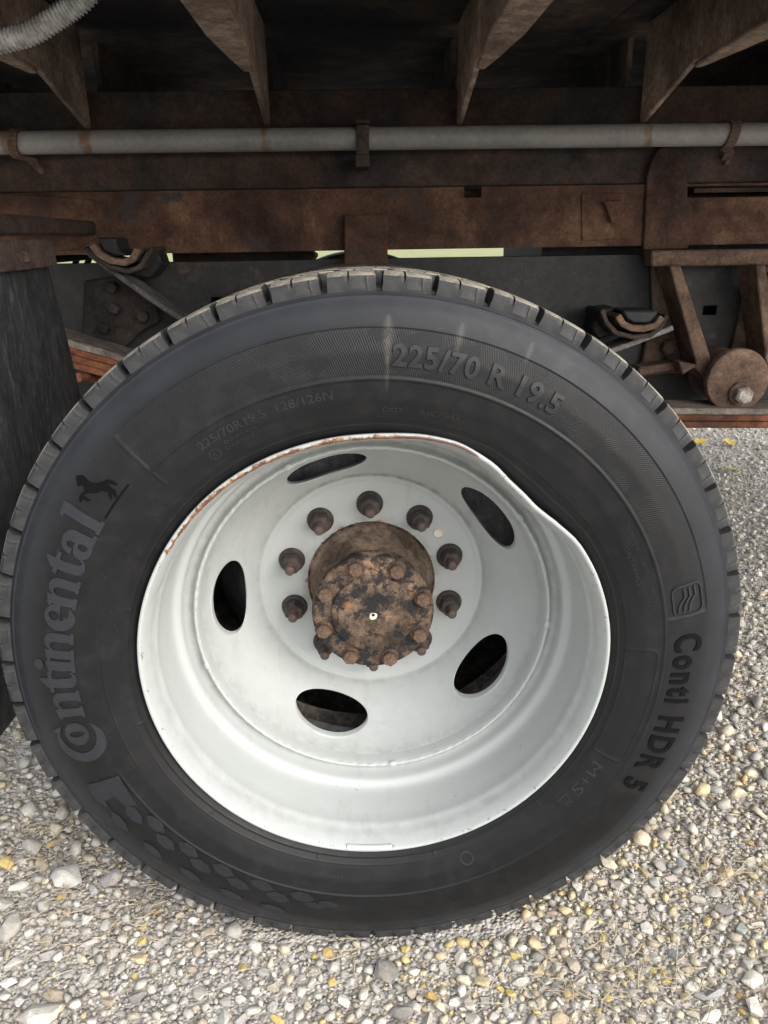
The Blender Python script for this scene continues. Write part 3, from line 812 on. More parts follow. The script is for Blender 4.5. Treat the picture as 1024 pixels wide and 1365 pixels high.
# ---- tread blocks, one object each
PITCHDEG = 7.5
def tread_block_mesh(name, prof, wdeg, sipes, recess=None, skew=0.):
    """prof: (r, y, is_crown) around the block's section; wdeg: angular width"""
    half = wdeg / 2
    st_ = [(-half, 0, .0012), (-half + .12, 0, 0)]
    brk = []
    for s in sipes:
        brk += [(s - .13, 0, 0), (s - .115, 1, 0), (s + .115, 1, 0), (s + .13, 0, 0)]
    if recess:
        brk += [(recess[0], 0, 0), (recess[0] + .08, 2, 0), (recess[1], 2, 0), (recess[1] + .08, 0, 0)]
    brk += [(-half + k * wdeg / 9, 2 if recess and recess[0] < -half + k * wdeg / 9 < recess[1] else 0, 0) for k in range(1, 9)]
    st_ += sorted(brk) + [(half - .12, 0, 0), (half, 0, .0012)]
    V = []
    n = len(prof)
    for a, mode, drop in st_:
        for k, (r, y, cr) in enumerate(prof):
            rr = r - (drop if cr else 0)
            if mode == 1: rr = min(rr, .4052 if cr != 2 else .404)
            yy = y
            if mode == 2 and .4005 < r < .4100 and y < .03: yy = y + .0016
            t = R(a + skew * (y - .03) / .03 + (.10 if r < .403 else 0) * (1 if a < 0 else -1) * -1)
            V.append((rr * math.cos(t), yy, rr * math.sin(t)))
    F = [tuple(int(i) for i in f) for f in gridf(len(st_), n, cv=True)] + [tuple(range(n))[::-1], tuple(range((len(st_) - 1) * n, len(st_) * n))]
    bm = bmesh.new(); vs = [bm.verts.new(v) for v in V]
    for f in F: bm.faces.new([vs[i] for i in f])
    bmesh.ops.recalc_face_normals(bm, faces=bm.faces)
    for f in bm.faces:
        c = f.calc_center_median(); rad = Vector((c.x, 0, c.z)).normalized()
        f.material_index = 1 if f.normal.dot(rad) > .62 else 0
        f.smooth = True
    me = bpy.data.meshes.new(name); bm.to_mesh(me); bm.free()
    me.set_sharp_from_angle(angle=R(24))
    me.materials.append(M['lug']); me.materials.append(M['crown'])
    return me
shoulder = [(.3960, .0080, 0), (.4000, .0074, 0), (.4045, .0074, 0), (.4090, .0080, 0), (.4118, .0098, 0), (.4136, .0140, 1), (.4148, .024, 1), (.4156, .045, 1), (.4146, .0505, 1), (.3985, .0530, 0), (.3975, .02, 0)]
rib_ = [(.4010, .0600, 0), (.4145, .0620, 1), (.4158, .064, 1), (.4162, .076, 1), (.4162, .088, 1), (.4150, .0905, 1), (.4010, .0925, 0)]
def mirror(pf): return [(r, 2 * .0973 - y, c) for r, y, c in pf[::-1]]
m_sh = tread_block_mesh('shoulder_block', shoulder, 6.5, (.35,), (-2.0, .0))
m_rb = tread_block_mesh('rib_block', rib_, 6.7, (-1.0, 1.3), None, 3.0)
m_rb2 = tread_block_mesh('rib_block', mirror(rib_), 6.7, (-1.2, 1.0), None, -3.0)
m_sh2 = tread_block_mesh('shoulder_block', mirror(shoulder), 6.65, (.35,))
def put_blocks(mesh, ph, n=48):
    for k in range(n):
        o = bpy.data.objects.new('tread_block', mesh); COL.objects.link(o); o.parent = tyre
        o.rotation_euler = (0, -R(6.0 + ph + PITCHDEG * (k + .5) + random.uniform(-.12, .12)), 0)
put_blocks(m_sh, 0); put_blocks(m_rb, 2.2); put_blocks(m_rb2, 5.1); put_blocks(m_sh2, 3.3)

# ---- lettering and marks on the sidewall
def wall_pt(u, v, t0, r0, rm, h):
    t = np.radians(t0) - np.asarray(u) / rm
    r = r0 + np.asarray(v)
    return np.stack([r * np.cos(t), side_y(r) - h, r * np.sin(t)], -1)

def relief(name, sdf, ext, step, t0, r0, rm, h, mat, label=None):
    """raised moulding: every point with sdf < 0 stands h proud of the wall (marching squares)"""
    u0, u1, v0, v1 = ext
    nu, nv = int((u1 - u0) / step) + 2, int((v1 - v0) / step) + 2
    us, vs = u0 + step * np.arange(nu), v0 + step * np.arange(nv)
    U, W = np.meshgrid(us, vs, indexing='ij')
    D = sdf(U, W)
    pts, idx, polys, walls = [], {}, [], []
    def vert(key, u, v):
        if key not in idx: idx[key] = len(pts); pts.append((u, v))
        return idx[key]
    inside = D < 0
    cells = np.argwhere(inside[:-1, :-1] | inside[1:, :-1] | inside[1:, 1:] | inside[:-1, 1:])
    for i, j in cells:
        cs = [(i, j), (i + 1, j), (i + 1, j + 1), (i, j + 1)]
        poly, tags = [], []
        for q in range(4):
            a, b = cs[q], cs[(q + 1) % 4]
            da, db = D[a], D[b]
            if da < 0: poly.append(vert(a, us[a[0]], vs[a[1]])); tags.append(0)
            if (da < 0) != (db < 0):
                f = da / (da - db); key = (min(a, b), max(a, b))
                poly.append(vert(key, us[a[0]] + (us[b[0]] - us[a[0]]) * f, vs[a[1]] + (vs[b[1]] - vs[a[1]]) * f)); tags.append(1)
        if len(poly) >= 3:
            polys.append(tuple(poly))
            for q in range(len(poly)):
                if tags[q] and tags[(q + 1) % len(poly)]: walls.append((poly[q], poly[(q + 1) % len(poly)]))
    P = np.array(pts)
    n = len(P)
    Vt = wall_pt(P[:, 0], P[:, 1], t0, r0, rm, h); Vb = wall_pt(P[:, 0], P[:, 1], t0, r0, rm, -.001)
    rim = sorted({i for w in walls for i in w}); ri = {i: n + k for k, i in enumerate(rim)}
    V = np.vstack([Vt, Vb[rim]]) if rim else Vt
    # u runs clockwise, v outwards: seen from the viewer (-Y) this keeps the winding
    F = polys + [(a, ri[a], ri[b], b) for a, b in walls]
    fl = np.zeros((len(V), 4)); fl[:n, :2] = P; fl[n:, :2] = P[rim]
    return mk(name, V, F, mat, tyre, smooth=35, label=label, attrs={'flat': fl})

def s_rect(x, y, x0, x1, y0, y1): return np.maximum(np.abs(x - (x0 + x1) / 2) - (x1 - x0) / 2, np.abs(y - (y0 + y1) / 2) - (y1 - y0) / 2)
def s_ell(x, y, cx, cy, rx, ry): return (np.hypot((x - cx) / rx, (y - cy) / ry) - 1) * min(rx, ry)
def s_seg(x, y, pts, w):
    d = np.full(x.shape, 9.)
    for (ax, ay), (bx, by) in zip(pts[:-1], pts[1:]):
        px, py, dx, dy = x - ax, y - ay, bx - ax, by - ay
        t = np.clip((px * dx + py * dy) / (dx * dx + dy * dy + 1e-12), 0, 1)
        d = np.minimum(d, np.hypot(px - t * dx, py - t * dy))
    return d - w
def s_poly(x, y, pts):
    ins = np.zeros(x.shape, bool); n = len(pts)
    for i in range(n):
        (ax, ay), (bx, by) = pts[i], pts[(i + 1) % n]
        if ay == by: continue
        c = ((ay > y) != (by > y)) & (x < (bx - ax) * (y - ay) / (by - ay) + ax)
        ins ^= c
    d = s_seg(x, y, list(pts) + [pts[0]], 0)
    return np.where(ins, -d, d)
mn = lambda *a: np.minimum.reduce(a)
mx = lambda *a: np.maximum.reduce(a)
def g_n(x, y):
    out = mn(s_rect(x, y, 0, .28, 0, .97), s_rect(x, y, .56, .84, 0, .66), mx(s_ell(x, y, .54, .64, .30, .36), .6 - y),
             s_rect(x, y, -.06, .33, 0, .12), s_rect(x, y, .51, .91, 0, .12), s_poly(x, y, [(-.08, .82), (.28, .88), (.28, 1.0), (.2, 1.0), (-.08, .93)]))
    return mx(out, -mx(s_ell(x, y, .42, .60, .14, .22), y - .84), -s_rect(x, y, .28, .56, .12, .60), -s_rect(x, y, .33, .51, -.1, .3))
def g_t(x, y):
    out = mn(s_poly(x, y, [(.08, .2), (.38, .2), (.38, 1.0), (.38, 1.3), (.3, 1.3), (.08, 1.08)]), s_rect(x, y, -.07, .60, .85, 1.0), s_ell(x, y, .36, .27, .28, .27))
    return mx(out, -s_ell(x, y, .50, .40, .10, .26), -s_rect(x, y, .60, 1, .2, .8))
def g_i(x, y):
    return mn(s_rect(x, y, 0, .31, 0, .97), s_rect(x, y, -.06, .38, 0, .13), s_poly(x, y, [(-.08, .80), (.31, .88), (.31, 1.0), (.2, 1.0), (-.08, .93)]), s_ell(x, y, .14, 1.27, .17, .16))
def g_e(x, y):
    out = s_ell(x, y, .42, .5, .43, .52)
    return mx(out, -s_ell(x, y, .45, .70, .15, .18), -s_poly(x, y, [(.33, .50), (.95, .50), (.95, .30), (.80, .24), (.62, .20), (.48, .24), (.42, .36), (.33, .38)]) )
def g_a(x, y):
    hook = mx(s_ell(x, y, .42, .68, .36, .34), .52 - y)
    hook = mx(hook, -mx(s_ell(x, y, .33, .66, .10, .17)), -s_rect(x, y, -.1, .34, .3, .60))
    bowl = mx(s_ell(x, y, .32, .28, .33, .30), -s_ell(x, y, .38, .30, .11, .16))
    return mn(hook, bowl, s_rect(x, y, .47, .78, 0, .7), s_rect(x, y, .7, .90, 0, .13))
def g_l(x, y):
    return mn(s_rect(x, y, .02, .33, 0, 1.43), s_rect(x, y, -.05, .40, 0, .13), s_poly(x, y, [(-.08, 1.26), (.33, 1.33), (.33, 1.46), (-.08, 1.39)]))
def g_C(x, y):
    cres = mx(s_ell(x, y, 0, .5, .76, .88), -s_ell(x, y, .24, .54, .66, .66), x - .60)
    tip = s_poly(x, y, [(.30, 1.20), (.60, 1.02), (.46, 1.44)])
    o = mx(s_ell(x, y, .28, .55, .40, .43), -s_ell(x, y, .28, .54, .10, .29))
    return mn(cres, tip, o)
XH = .0315; XW = XH * 1.15
spots = [(g_C, .0, 193.3), (g_n, .42, 185.1), (g_t, .26, 180.4), (g_i, .15, 177.0), (g_n, .42, 172.9), (g_e, .42, 167.1), (g_n, .42, 162.1), (g_t, .26, 157.0), (g_a, .40, 152.4), (g_l, .17, 147.6)]
T0, RB, RM = 193.3, .3225, .340
def brand(U, W):
    d = np.full(U.shape, 9.)
    for g, cx, t in spots:
        off = R(T0 - t) * RM
        d = np.minimum(d, g((U - off) / XW + cx, W / XH))
    return d * XH
relief('lettering', brand, (-.032, R(T0 - 144.2) * RM, -.0125, .0475), .00062, T0, RB, RM, .0012, M['letter'], 'raised maker name with a ringed C, on the left sidewall')
def px_poly(pts, t0, rb_, rm):
    out = []
    for p in pts:
        r, t = polar_at(*p); out.append((R(wrap(t0 - t)) * rm, r - rb_))
    return out
horse_px = [(60 + x / 5.69, 600 + y / 5.69) for x, y in ((235, 195), (262, 188), (290, 190), (325, 225), (345, 247), (400, 247), (450, 230), (480, 220), (522, 235), (556, 262), (532, 268), (492, 252), (478, 258), (505, 285), (533, 305), (546, 335), (540, 366), (520, 342), (503, 328), (512, 358), (497, 382), (484, 352), (478, 320), (430, 310), (390, 325), (340, 327), (307, 332), (292, 346), (320, 363), (346, 380), (325, 389), (286, 368), (277, 397), (261, 386), (261, 350), (275, 325), (300, 310), (296, 288), (283, 258), (265, 276), (245, 266), (240, 235))]
hz = px_poly(horse_px, 141.5, .32, .345)
hu = [p[0] for p in hz]; hv = [p[1] for p in hz]
relief('horse_emblem', lambda U, W: s_poly(U, W, hz), (min(hu) - .001, max(hu) + .001, min(hv) - .001, max(hv) + .001), .0006, 141.5, .32, .345, .0006, M['letter_dark'], 'small leaping horse mark above the lettering')
relief('emblem_underline', lambda U, W: s_seg(U, W, [(0, .0015), (R(7.6) * .325, .0015)], .0011), (-.003, R(7.6) * .325 + .003, -.001, .004), .0006, 145.4, .3235, .325, .0006, M['letter_dark'])
# S-shaped badge at the end of the ribbed band
def badge(U, W):
    rr = np.hypot(np.maximum(np.abs(U) - .0100, 0), np.maximum(np.abs(W) - .0085, 0)) - .008
    ringd = np.abs(rr) - .0009
    wv = lambda off: s_seg(U, W, [(-.013, .006 + off), (-.004, .0065 + off), (.001, .002 + off), (.006, -.001 + off), (.013, -.002 + off)], .0011)
    return np.minimum(ringd, np.maximum(mn(wv(.003), wv(-.003), wv(-.009)), rr))
relief('badge', badge, (-.020, .020, -.018, .018), .0006, 12.4, .3446, .345, .0008, M['letter_line'], 'rounded badge with wavy lines ending the ribbed band')

# ribbed lozenges on the lower left
loz_px = [(90 + x / 3.103, 1020 + y / 3.103) for x, y in ((275, 205), (365, 245), (405, 318), (500, 350), (550, 415), (645, 435), (705, 490), (805, 497), (868, 545), (970, 545), (215, 232), (352, 352), (507, 453), (677, 535), (848, 592), (1080, 575), (1020, 580))]
for k, p in enumerate(loz_px):
    r, t = polar_at(*p)
    a, b_ = (.0165, .0068) if k < 10 else (.0180, .0052)
    if k > 14: a, b_ = .014, .005
    sl = random.uniform(.10, .18)
    relief('lozenge', lambda U, W, a=a, b_=b_, sl=sl: np.maximum(np.abs(U) / a + np.abs((W + sl * U * .6) / b_) * .62 - 1, np.abs((W + sl * U * .6) / b_) - 1) * b_ * .8,
           (-a - .001, a + .001, -b_ - .003, b_ + .003), .0009, t, r, r, .0006, M['lozenge'])
pp = px_poly([(115, 1046), (158, 1033), (183, 1073), (168, 1074), (152, 1062), (140, 1068), (148, 1080), (128, 1066)], -157.3, .318, .34)
pu = [p[0] for p in pp]; pv = [p[1] for p in pp]
relief('lozenge', lambda U, W: s_poly(U, W, pp), (min(pu) - .001, max(pu) + .001, min(pv) - .001, max(pv) + .001), .0009, -157.3, .318, .34, .0006, M['lozenge'])

def text_on_wall(s, t_a, t_b, rbase, cap, h, mat, bold=0., label=None, name='lettering', cell=.003, space=1.):
    """text set clockwise from angle t_a to t_b, feet at radius rbase"""
    cu = bpy.data.curves.new('text', 'FONT'); cu.body = s; cu.extrude = .5; cu.offset = bold; cu.resolution_u = 4; cu.space_character = space
    o = bpy.data.objects.new('text', cu); COL.objects.link(o)
    dg = bpy.context.evaluated_depsgraph_get(); dg.update()
    me0 = bpy.data.meshes.new_from_object(o.evaluated_get(dg))
    bpy.data.objects.remove(o); bpy.data.curves.remove(cu)
    co = np.zeros(len(me0.vertices) * 3, np.float32); me0.vertices.foreach_get('co', co); co = co.reshape(-1, 3)
    x0, x1 = co[:, 0].min(), co[:, 0].max()
    rm = rbase + cap / 2
    W = R(t_a - t_b) * rm
    sx, sy = W / (x1 - x0), cap / .70
    bm = bmesh.new(); bm.from_mesh(me0); bpy.data.meshes.remove(me0)
    for v in bm.verts: v.co = Vector(((v.co.x - x0) * sx, v.co.y * sy, v.co.z))
    for k in range(1, int(W / cell) + 1):
        bmesh.ops.bisect_plane(bm, geom=bm.verts[:] + bm.edges[:] + bm.faces[:], plane_co=(k * cell, 0, 0), plane_no=(1, 0, 0))
    for k in range(-1, int(cap / cell) + 2):
        bmesh.ops.bisect_plane(bm, geom=bm.verts[:] + bm.edges[:] + bm.faces[:], plane_co=(0, k * cell + .0005, 0), plane_no=(0, 1, 0))
    fl = []
    for v in bm.verts:
        u, w, z = v.co
        fl.append((u, w, 0, 0))
        v.co = Vector(wall_pt(u, w, t_a, rbase, rm, h if z > 0 else -.001))
    bmesh.ops.triangulate(bm, faces=bm.faces)
    bmesh.ops.recalc_face_normals(bm, faces=bm.faces)
    me = bpy.data.meshes.new(name); bm.to_mesh(me); bm.free()
    a = me.attributes.new('flat', 'FLOAT_COLOR', 'POINT'); a.data.foreach_set('color', np.array(fl, np.float32).ravel())
    return finish(name, me, mat, tyre, label=label)
text_on_wall('225/70 R 19.5', 86.3, 57.2, .3315, .0198, .0012, M['letter_size'], .030, space=1.08, label='raised tyre size 225/70 R 19.5 near the top')
text_on_wall('Conti HDR 5', 5.4, -29.8, .3295, .0300, .0011, M['letter_dark'], .030, space=1.22, label='dark model lettering down the right sidewall')
text_on_wall('225/70R19.5  128/126N', 123.6, 96.8, .3010, .0085, .0006, M['letter_line'], .004, 'small raised size and load marking')
text_on_wall('M+S', -28.0, -37.2, .2850, .0125, .0006, M['letter_line'], 0., 'raised M+S mark low on the right')
text_on_wall('TUBELESS', 32.0, 25.6, .3060, .0042, .0005, M['letter_line'])
text_on_wall('RADIAL', 23.5, 19.6, .3060, .0042, .0005, M['letter_line'])
text_on_wall('TRACTION', 17.6, 11.8, .3060, .0042, .0005, M['letter_line'])
text_on_wall('LOAD RANGE G', 28.2, 15.9, .2945, .0052, .0005, M['letter_line'])
text_on_wall('DOT', 87.6, 83.6, .2845, .0050, .0005, M['letter_line'])
text_on_wall('A3CT 4RRX', 80.5, 70.8, .2855, .0050, .0005, M['letter_line'])
text_on_wall('038505', 119.2, 112.2, .2935, .0036, .0005, M['letter_line'])
text_on_wall('038507 S2WR2', 119.6, 106.0, .2875, .0036, .0005, M['letter_line'])
text_on_wall('REGROOVABLE', -106, -99, .2905, .0042, .0005, M['letter_line'])
def ring_mark(U, W): return mn(np.abs(np.hypot(U, W) - .0052) - .0006, s_seg(U, W, [(-.0018, .0022), (-.0018, -.0022), (.0015, -.0022)], .0004), s_seg(U, W, [(-.0018, .0), (.001, .0)], .0004), s_seg(U, W, [(-.0018, .0022), (.0015, .0022)], .0004))
relief('approval_mark', ring_mark, (-.007, .007, -.007, .007), .0005, 122.0, .2905, .29, .0006, M['letter_line'])
relief('approval_mark', lambda U, W: np.abs(np.hypot(U, W) - .0075) - .0008, (-.01, .01, -.01, .01), .0006, -68.5, .289, .29, .0006, M['letter_line'])
relief('snow_mark', lambda U, W: np.maximum(np.abs(s_poly(U, W, [(-.007, -.005), (-.003, .006), (0, .002), (.003, .006), (.007, -.005)])) - .0006, -9), (-.009, .009, -.007, .008), .0006, -40.2, .2905, .29, .0006, M['letter_line'])

# ================================================================== outer wheel: rim, disc, nuts
rim_prof = [(.2520, .0200), (.2560, .0135), (.2590, .0085), (.2607, .0045), (.2611, .0010), (.2606, -.0012), (.2596, -.0019), (.2574, -.0016), (.2563, -.0002), (.2545, .0045), (.2516, .0110),
            (.2502, .0180), (.2494, .0235), (.2480, .0275), (.2468, .0310), (.2466, .0350), (.2470, .0400), (.2463, .0520), (.2452, .0650), (.2446, .0760), (.2438, .0840), (.2428, .0890), (.2412, .0925), (.2388, .0948), (.2362, .0965), (.2345, .0990), (.2336, .1030), (.2330, .1080), (.2322, .1125), (.2305, .1155), (.2280, .1168),
            (.2254, .1165), (.2234, .1148), (.2222, .1118), (.2212, .1090), (.2196, .1072), (.2178, .1072), (.2164, .1088), (.2155, .1118), (.2148, .1165), (.2142, .1215), (.2136, .1270)]
NW = 720
tw = np.arange(NW) * 360. / NW
r0 = np.array([p[0] for p in rim_prof])[:, None]; y0 = np.array([p[1] for p in rim_prof])[:, None]
w_ = 1 - sstep(y0, .012, .095)
dd = rim_dent(tw)[None, :]
rr = r0 + dd * w_ + .0005 * np.sin(np.radians(tw) * 3 + 1)[None] * w_
yy = y0 + .0010 * np.sin(np.radians(tw) * 7.)[None] * np.exp(-((wrap(tw - 60) / 28) ** 2))[None] * w_
ta = np.radians(tw)[None] + 0 * rr
V = np.stack([rr * np.cos(ta), yy, rr * np.sin(ta)], -1)
lip = np.exp(-((np.arange(len(rim_prof)) - 6.5) / 2.0) ** 2)[:, None]
inner = np.exp(-((np.arange(len(rim_prof)) - 8.0) / .9) ** 2)[:, None]
seam = np.exp(-((np.arange(len(rim_prof)) - 4.0) / 1.0) ** 2)[:, None]
topleft = np.exp(-(np.clip(np.abs(wrap(tw - 112)) - 26, 0, 99) / 8) ** 2)[None]
rust = .80 * inner * topleft + .22 * inner + .22 * inner * np.exp(-((wrap(tw - 52) / 12) ** 2))[None] + .42 * lip * topleft + .08 * lip + .14 * seam
rust = np.maximum(rust, .28 * lip * np.exp(-((wrap(tw - 52) / 14) ** 2))[None])
prim = np.exp(-((np.arange(len(rim_prof)) - 7.0) / 1.5) ** 2)[:, None] * (1 - sstep(np.abs(wrap(tw - 75)), 8, 13))[None] * 1.0
grime = .25 * np.exp(-((np.arange(len(rim_prof)) - 12) / 3) ** 2)[:, None] + .45 * np.exp(-((np.arange(len(rim_prof)) - 31) / 2.0) ** 2)[:, None] + 0 * tw[None]
rim = mk('wheel_rim', V.reshape(-1, 3), gridf(len(rim_prof), NW, cv=True), M['paint'], truck, smooth=180, loc=WC,
         attrs={'rust': rust.ravel(), 'primer': prim.ravel(), 'grime': grime.ravel()}, label='white painted steel wheel, its lip bent at the upper right and rusty at the top')

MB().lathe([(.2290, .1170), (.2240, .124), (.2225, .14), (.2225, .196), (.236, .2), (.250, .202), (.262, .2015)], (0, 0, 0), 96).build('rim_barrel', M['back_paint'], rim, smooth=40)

# ---- disc with five hand holes
disc_r = np.concatenate([np.linspace(.2140, .2125, 3)[:-1], np.arange(.2125, .1585, -.0013), np.linspace(.1585, .140, 14), np.linspace(.138, .0862, 20)])
_dr = np.array([.0862, .138, .1445, .1485, .1525, .1565, .162, .172, .182, .192, .200, .206, .2105, .2128, .2142])
_dy = np.array([.2205, .2195, .2188, .2172, .2165, .2110, .2045, .1930, .1815, .1685, .1560, .1450, .1350, .1285, .1240])
def disc_y(r):
    rs = np.linspace(.0862, .2142, 700); ys = np.interp(rs, _dr, _dy); k = np.hanning(23); k /= k.sum()
    ys = np.convolve(np.pad(ys, 11, mode='edge'), k, 'valid'); return np.interp(r, rs, ys)
ND = 900
td = np.arange(ND) * 360. / ND
RD, TD = np.meshgrid(disc_r, td, indexing='ij')
RD = RD.copy(); TD = TD.copy()
HC = [107., 35., -37., -109., 179.]
HA, HB, HR = .0545, .0205, .1885
def hole_val(r, t):
    best = np.full(np.shape(r), 9.)
    for c in HC:
        s = np.radians(wrap(t - c)) * HR
        best = np.minimum(best, np.hypot(s / HA, (r - HR) / (HB * (1 - .10 * (r > HR)))))
    return best
fq = gridf(len(disc_r), ND, cv=True)
rf, tf = RD.ravel(), TD.ravel()
hv_ = hole_val(rf, tf)
fin = (hv_[fq] < 1).sum(1) >= 2.5
keep = fq[~fin]; gone = fq[fin]
bset = np.intersect1d(np.unique(keep), np.unique(gone))
for i in bset:          # slide the border points onto the ellipse
    c = HC[int(np.argmin([abs(wrap(tf[i] - c)) for c in HC]))]
    s = math.radians(wrap(tf[i] - c)) * HR; q = rf[i] - HR
    for _ in range(3):
        hb_ = HB * (1 - .10 * (q > 0)); k = math.hypot(s / HA, q / hb_); s /= k; q /= k
    rf[i] = HR + q; tf[i] = c + math.degrees(s / HR)
yd = disc_y(rf)
V = np.stack([rf * np.cos(np.radians(tf)), yd, rf * np.sin(np.radians(tf))], -1)
# walls of the openings: find border edges of the kept faces around the holes
from collections import Counter
ec = Counter()
inb = np.zeros(len(rf), bool); inb[bset] = True
for f in keep[inb[keep].sum(1) >= 2]:
    for q in range(4):
        a, b_ = int(f[q]), int(f[(q + 1) % 4])
        if inb[a] and inb[b_]: ec[(min(a, b_), max(a, b_))] += 1
bed = [e for e, n_ in ec.items() if n_ == 1]
bi = {int(v): k for k, v in enumerate(bset)}
def inner_ring(dr_, dy_):
    out = []
    for i in bset:
        c = HC[int(np.argmin([abs(wrap(tf[i] - c)) for c in HC]))]
        cc = np.array([HR * math.cos(R(c)), float(disc_y(HR)), HR * math.sin(R(c))])
        p = V[i]; d = cc - p; d[1] = 0; d /= np.linalg.norm(d)
        q = p + d * dr_; q[1] = p[1] + dy_
        out.append(q)
    return np.array(out)
rings = [V[bset] * 1.0, inner_ring(.0016, .0007), inner_ring(.0021, .0022), inner_ring(.0021, .0105)]
nV = len(V)
VV = np.vstack([V] + rings[1:]); nb = len(bset)
FF = [tuple(int(i) for i in f) for f in keep]
for a, b_ in bed:
    ids = lambda v, lv: int(v) if lv == 0 else nV + (lv - 1) * nb + bi[v]
    for lv in range(3):
        FF.append((ids(a, lv), ids(b_, lv), ids(b_, lv + 1), ids(a, lv + 1)))
rall = np.concatenate([rf] + [rf[bset]] * 3); tall = np.concatenate([tf] + [tf[bset]] * 3)
gm = .95 * np.exp(-((rall - .1555) / .0035) ** 2) * (.35 + .65 * np.exp(-(np.clip(np.abs(wrap(tall - 85)) - 30, 0, 99) / 25) ** 2)) + .5 * np.exp(-((rall - .090) / .006) ** 2) + .35 * np.exp(-((rall - .214) / .004) ** 2)
gm += .08 * (rall > .16)
bm = bmesh.new()
me = bpy.data.meshes.new('wheel_disc'); me.from_pydata(VV.tolist(), [], FF); me.update()
for an, av in (('grime', gm), ('rust', .62 * np.exp(-((rall - .0862) / .003) ** 2)), ('primer', gm * 0)):
    a = me.attributes.new(an, 'FLOAT', 'POINT'); a.data.foreach_set('value', np.asarray(av, np.float32))
bm.from_mesh(me); bmesh.ops.delete(bm, geom=[v for v in bm.verts if not v.link_faces], context='VERTS')
bmesh.ops.recalc_face_normals(bm, faces=bm.faces); bm.to_mesh(me); bm.free()
disc = finish('wheel_disc', me, M['paint'], rim, smooth=50, label='dished wheel disc with five oval hand holes')
# weld bead where disc meets rim: an uneven rope
wp_, wr_ = [], []
for k in range(721):
    a = R(k * .5)
    j = .0009 * math.sin(k * .9) + .0006 * math.sin(k * .37 + 2)
    q = .2187 + j * .3
    wp_.append((q * math.cos(a), .1088 + j * .4, q * math.sin(a)))
    wr_.append(.0024 + .0002 * math.sin(k * .8) + .0002 * random.random() + (.0018 if (k % 160) in (70, 71, 72, 73) else 0))
MB().tube(wp_, wr_, 8, cap=False).build('weld_bead', M['paint'], rim, smooth=180)
# balance weight / worn patch at the bottom of the lip
P = []
for k in range(17):
    a = R(-99 + 12.5 * k / 16)
    P.append(a)
cl = MB()
for sec in (0,):
    A = [(.2536 * math.cos(a), .0012, .2536 * math.sin(a)) for a in P] + [(.2585 * math.cos(a), -.0030, .2585 * math.sin(a)) for a in P[::-1]]
    B = [(.2545 * math.cos(a), .0042, .2545 * math.sin(a)) for a in P] + [(.2590 * math.cos(a), .0010, .2590 * math.sin(a)) for a in P[::-1]]
    cl.prism(A, B)
cl.build('balance_weight', M['paint'], rim, bevel=.0008)

# lug nuts and studs
SR = .1130
def face_y(): return float(disc_y(SR))
nut = MB()
nut.lathe([(.0, .0005), (.0175, .0005), (.0180, -.0010), (.0172, -.0045), (.0150, -.0062), (.0, -.0062)], (0, 0, 0), 36)
hexn = MB().lathe([(0, -.0055), (.0140, -.0055), (.0142, -.0170), (.0126, -.0215), (.0085, -.0225), (0, -.0230)], (0, 0, 0), 6)
nut.v_len = len(nut.v)
nut.add(hexn.v, hexn.f)
nut_me = None
stud_me = None
for k in range(10):
    a = R(90 + 36 * k)
    loc = (SR * math.cos(a), face_y() + .0002, SR * math.sin(a))
    if nut_me is None:
        o = nut.build('lug_nut', M['nut'], rim, smooth=30, bevel=0); nut_me = o.data
        s = MB().lathe([(0, -.0225), (.0066, -.0225), (.0068, -.0340), (.0062, -.0395), (.0045, -.0410), (0, -.0410)], (0, 0, 0), 18).build('wheel_stud', M['stud'], rim, smooth=35); stud_me = s.data
    else:
        o = bpy.data.objects.new('lug_nut', nut_me); COL.objects.link(o); o.parent = rim
        s = bpy.data.objects.new('wheel_stud', stud_me); COL.objects.link(s); s.parent = rim
    o.location = loc; s.location = loc
    o.rotation_euler = (R(random.uniform(-2, 2)), random.uniform(0, 1), R(random.uniform(-2, 2)))
    s.scale = (1, 1 + random.uniform(-.06, .08), 1)
pd = at(584, 711, float(disc_y(.125)) - .001)
MB().lathe([(0, -.0016), (.0055, -.0014), (.0068, 0), (.0068, .002), (0, .002)], (pd[0], pd[1], pd[2] - WC.z), 20).build('rust_plug', M['pale_dot'], rim, smooth=40)

# ================================================================== hub
NH = 288
hp = [(.0850, .232), (.0850, .2185), (.0838, .2150), (.0800, .2120), (.0765, .2050), (.0750, .1950), (.0735, .1830), (.0722, .1720), (.0722, .1620), (.0735, .1540), (.0752, .1490), (.0760, .1468)]
tH = np.arange(NH) * 2 * np.pi / NH
r0 = np.array([p[0] for p in hp])[:, None]; y0 = np.array([p[1] for p in hp])[:, None]
wq = np.exp(-((y0 - .172) / .022) ** 2)
rr = r0 + wq * (.0055 * np.cos(8 * (tH[None] - R(17.7))) - .0045) + .0008 * np.sin(tH * 13 + 1)[None] * wq
V = np.stack([rr * np.cos(tH)[None], y0 + 0 * rr, rr * np.sin(tH)[None]], -1)
hub = mk('axle_hub', V.reshape(-1, 3), gridf(len(hp), NH, cv=True), M['hub_dust'], truck, smooth=180, loc=WC, label='rusty protruding axle hub in the middle of the wheel')
ringp = [(.0862, .2215), (.0876, .2192), (.0870, .2168), (.0852, .2168), (.0846, .2190)]
MB().lathe(ringp, (0, 0, 0), 96).build('hub_ring', M['hub'], hub, smooth=60)
capp = [(.0745, .1462), (.0762, .1452), (.0772, .1430), (.0772, .1275), (.0766, .1245), (.0745, .1228), (.0700, .1225), (.0545, .1225), (.0528, .1220), (.0520, .1195), (.0505, .1182), (.0400, .1178), (.012, .1176), (.0024, .1176), (.0022, .128), (0, .128)]
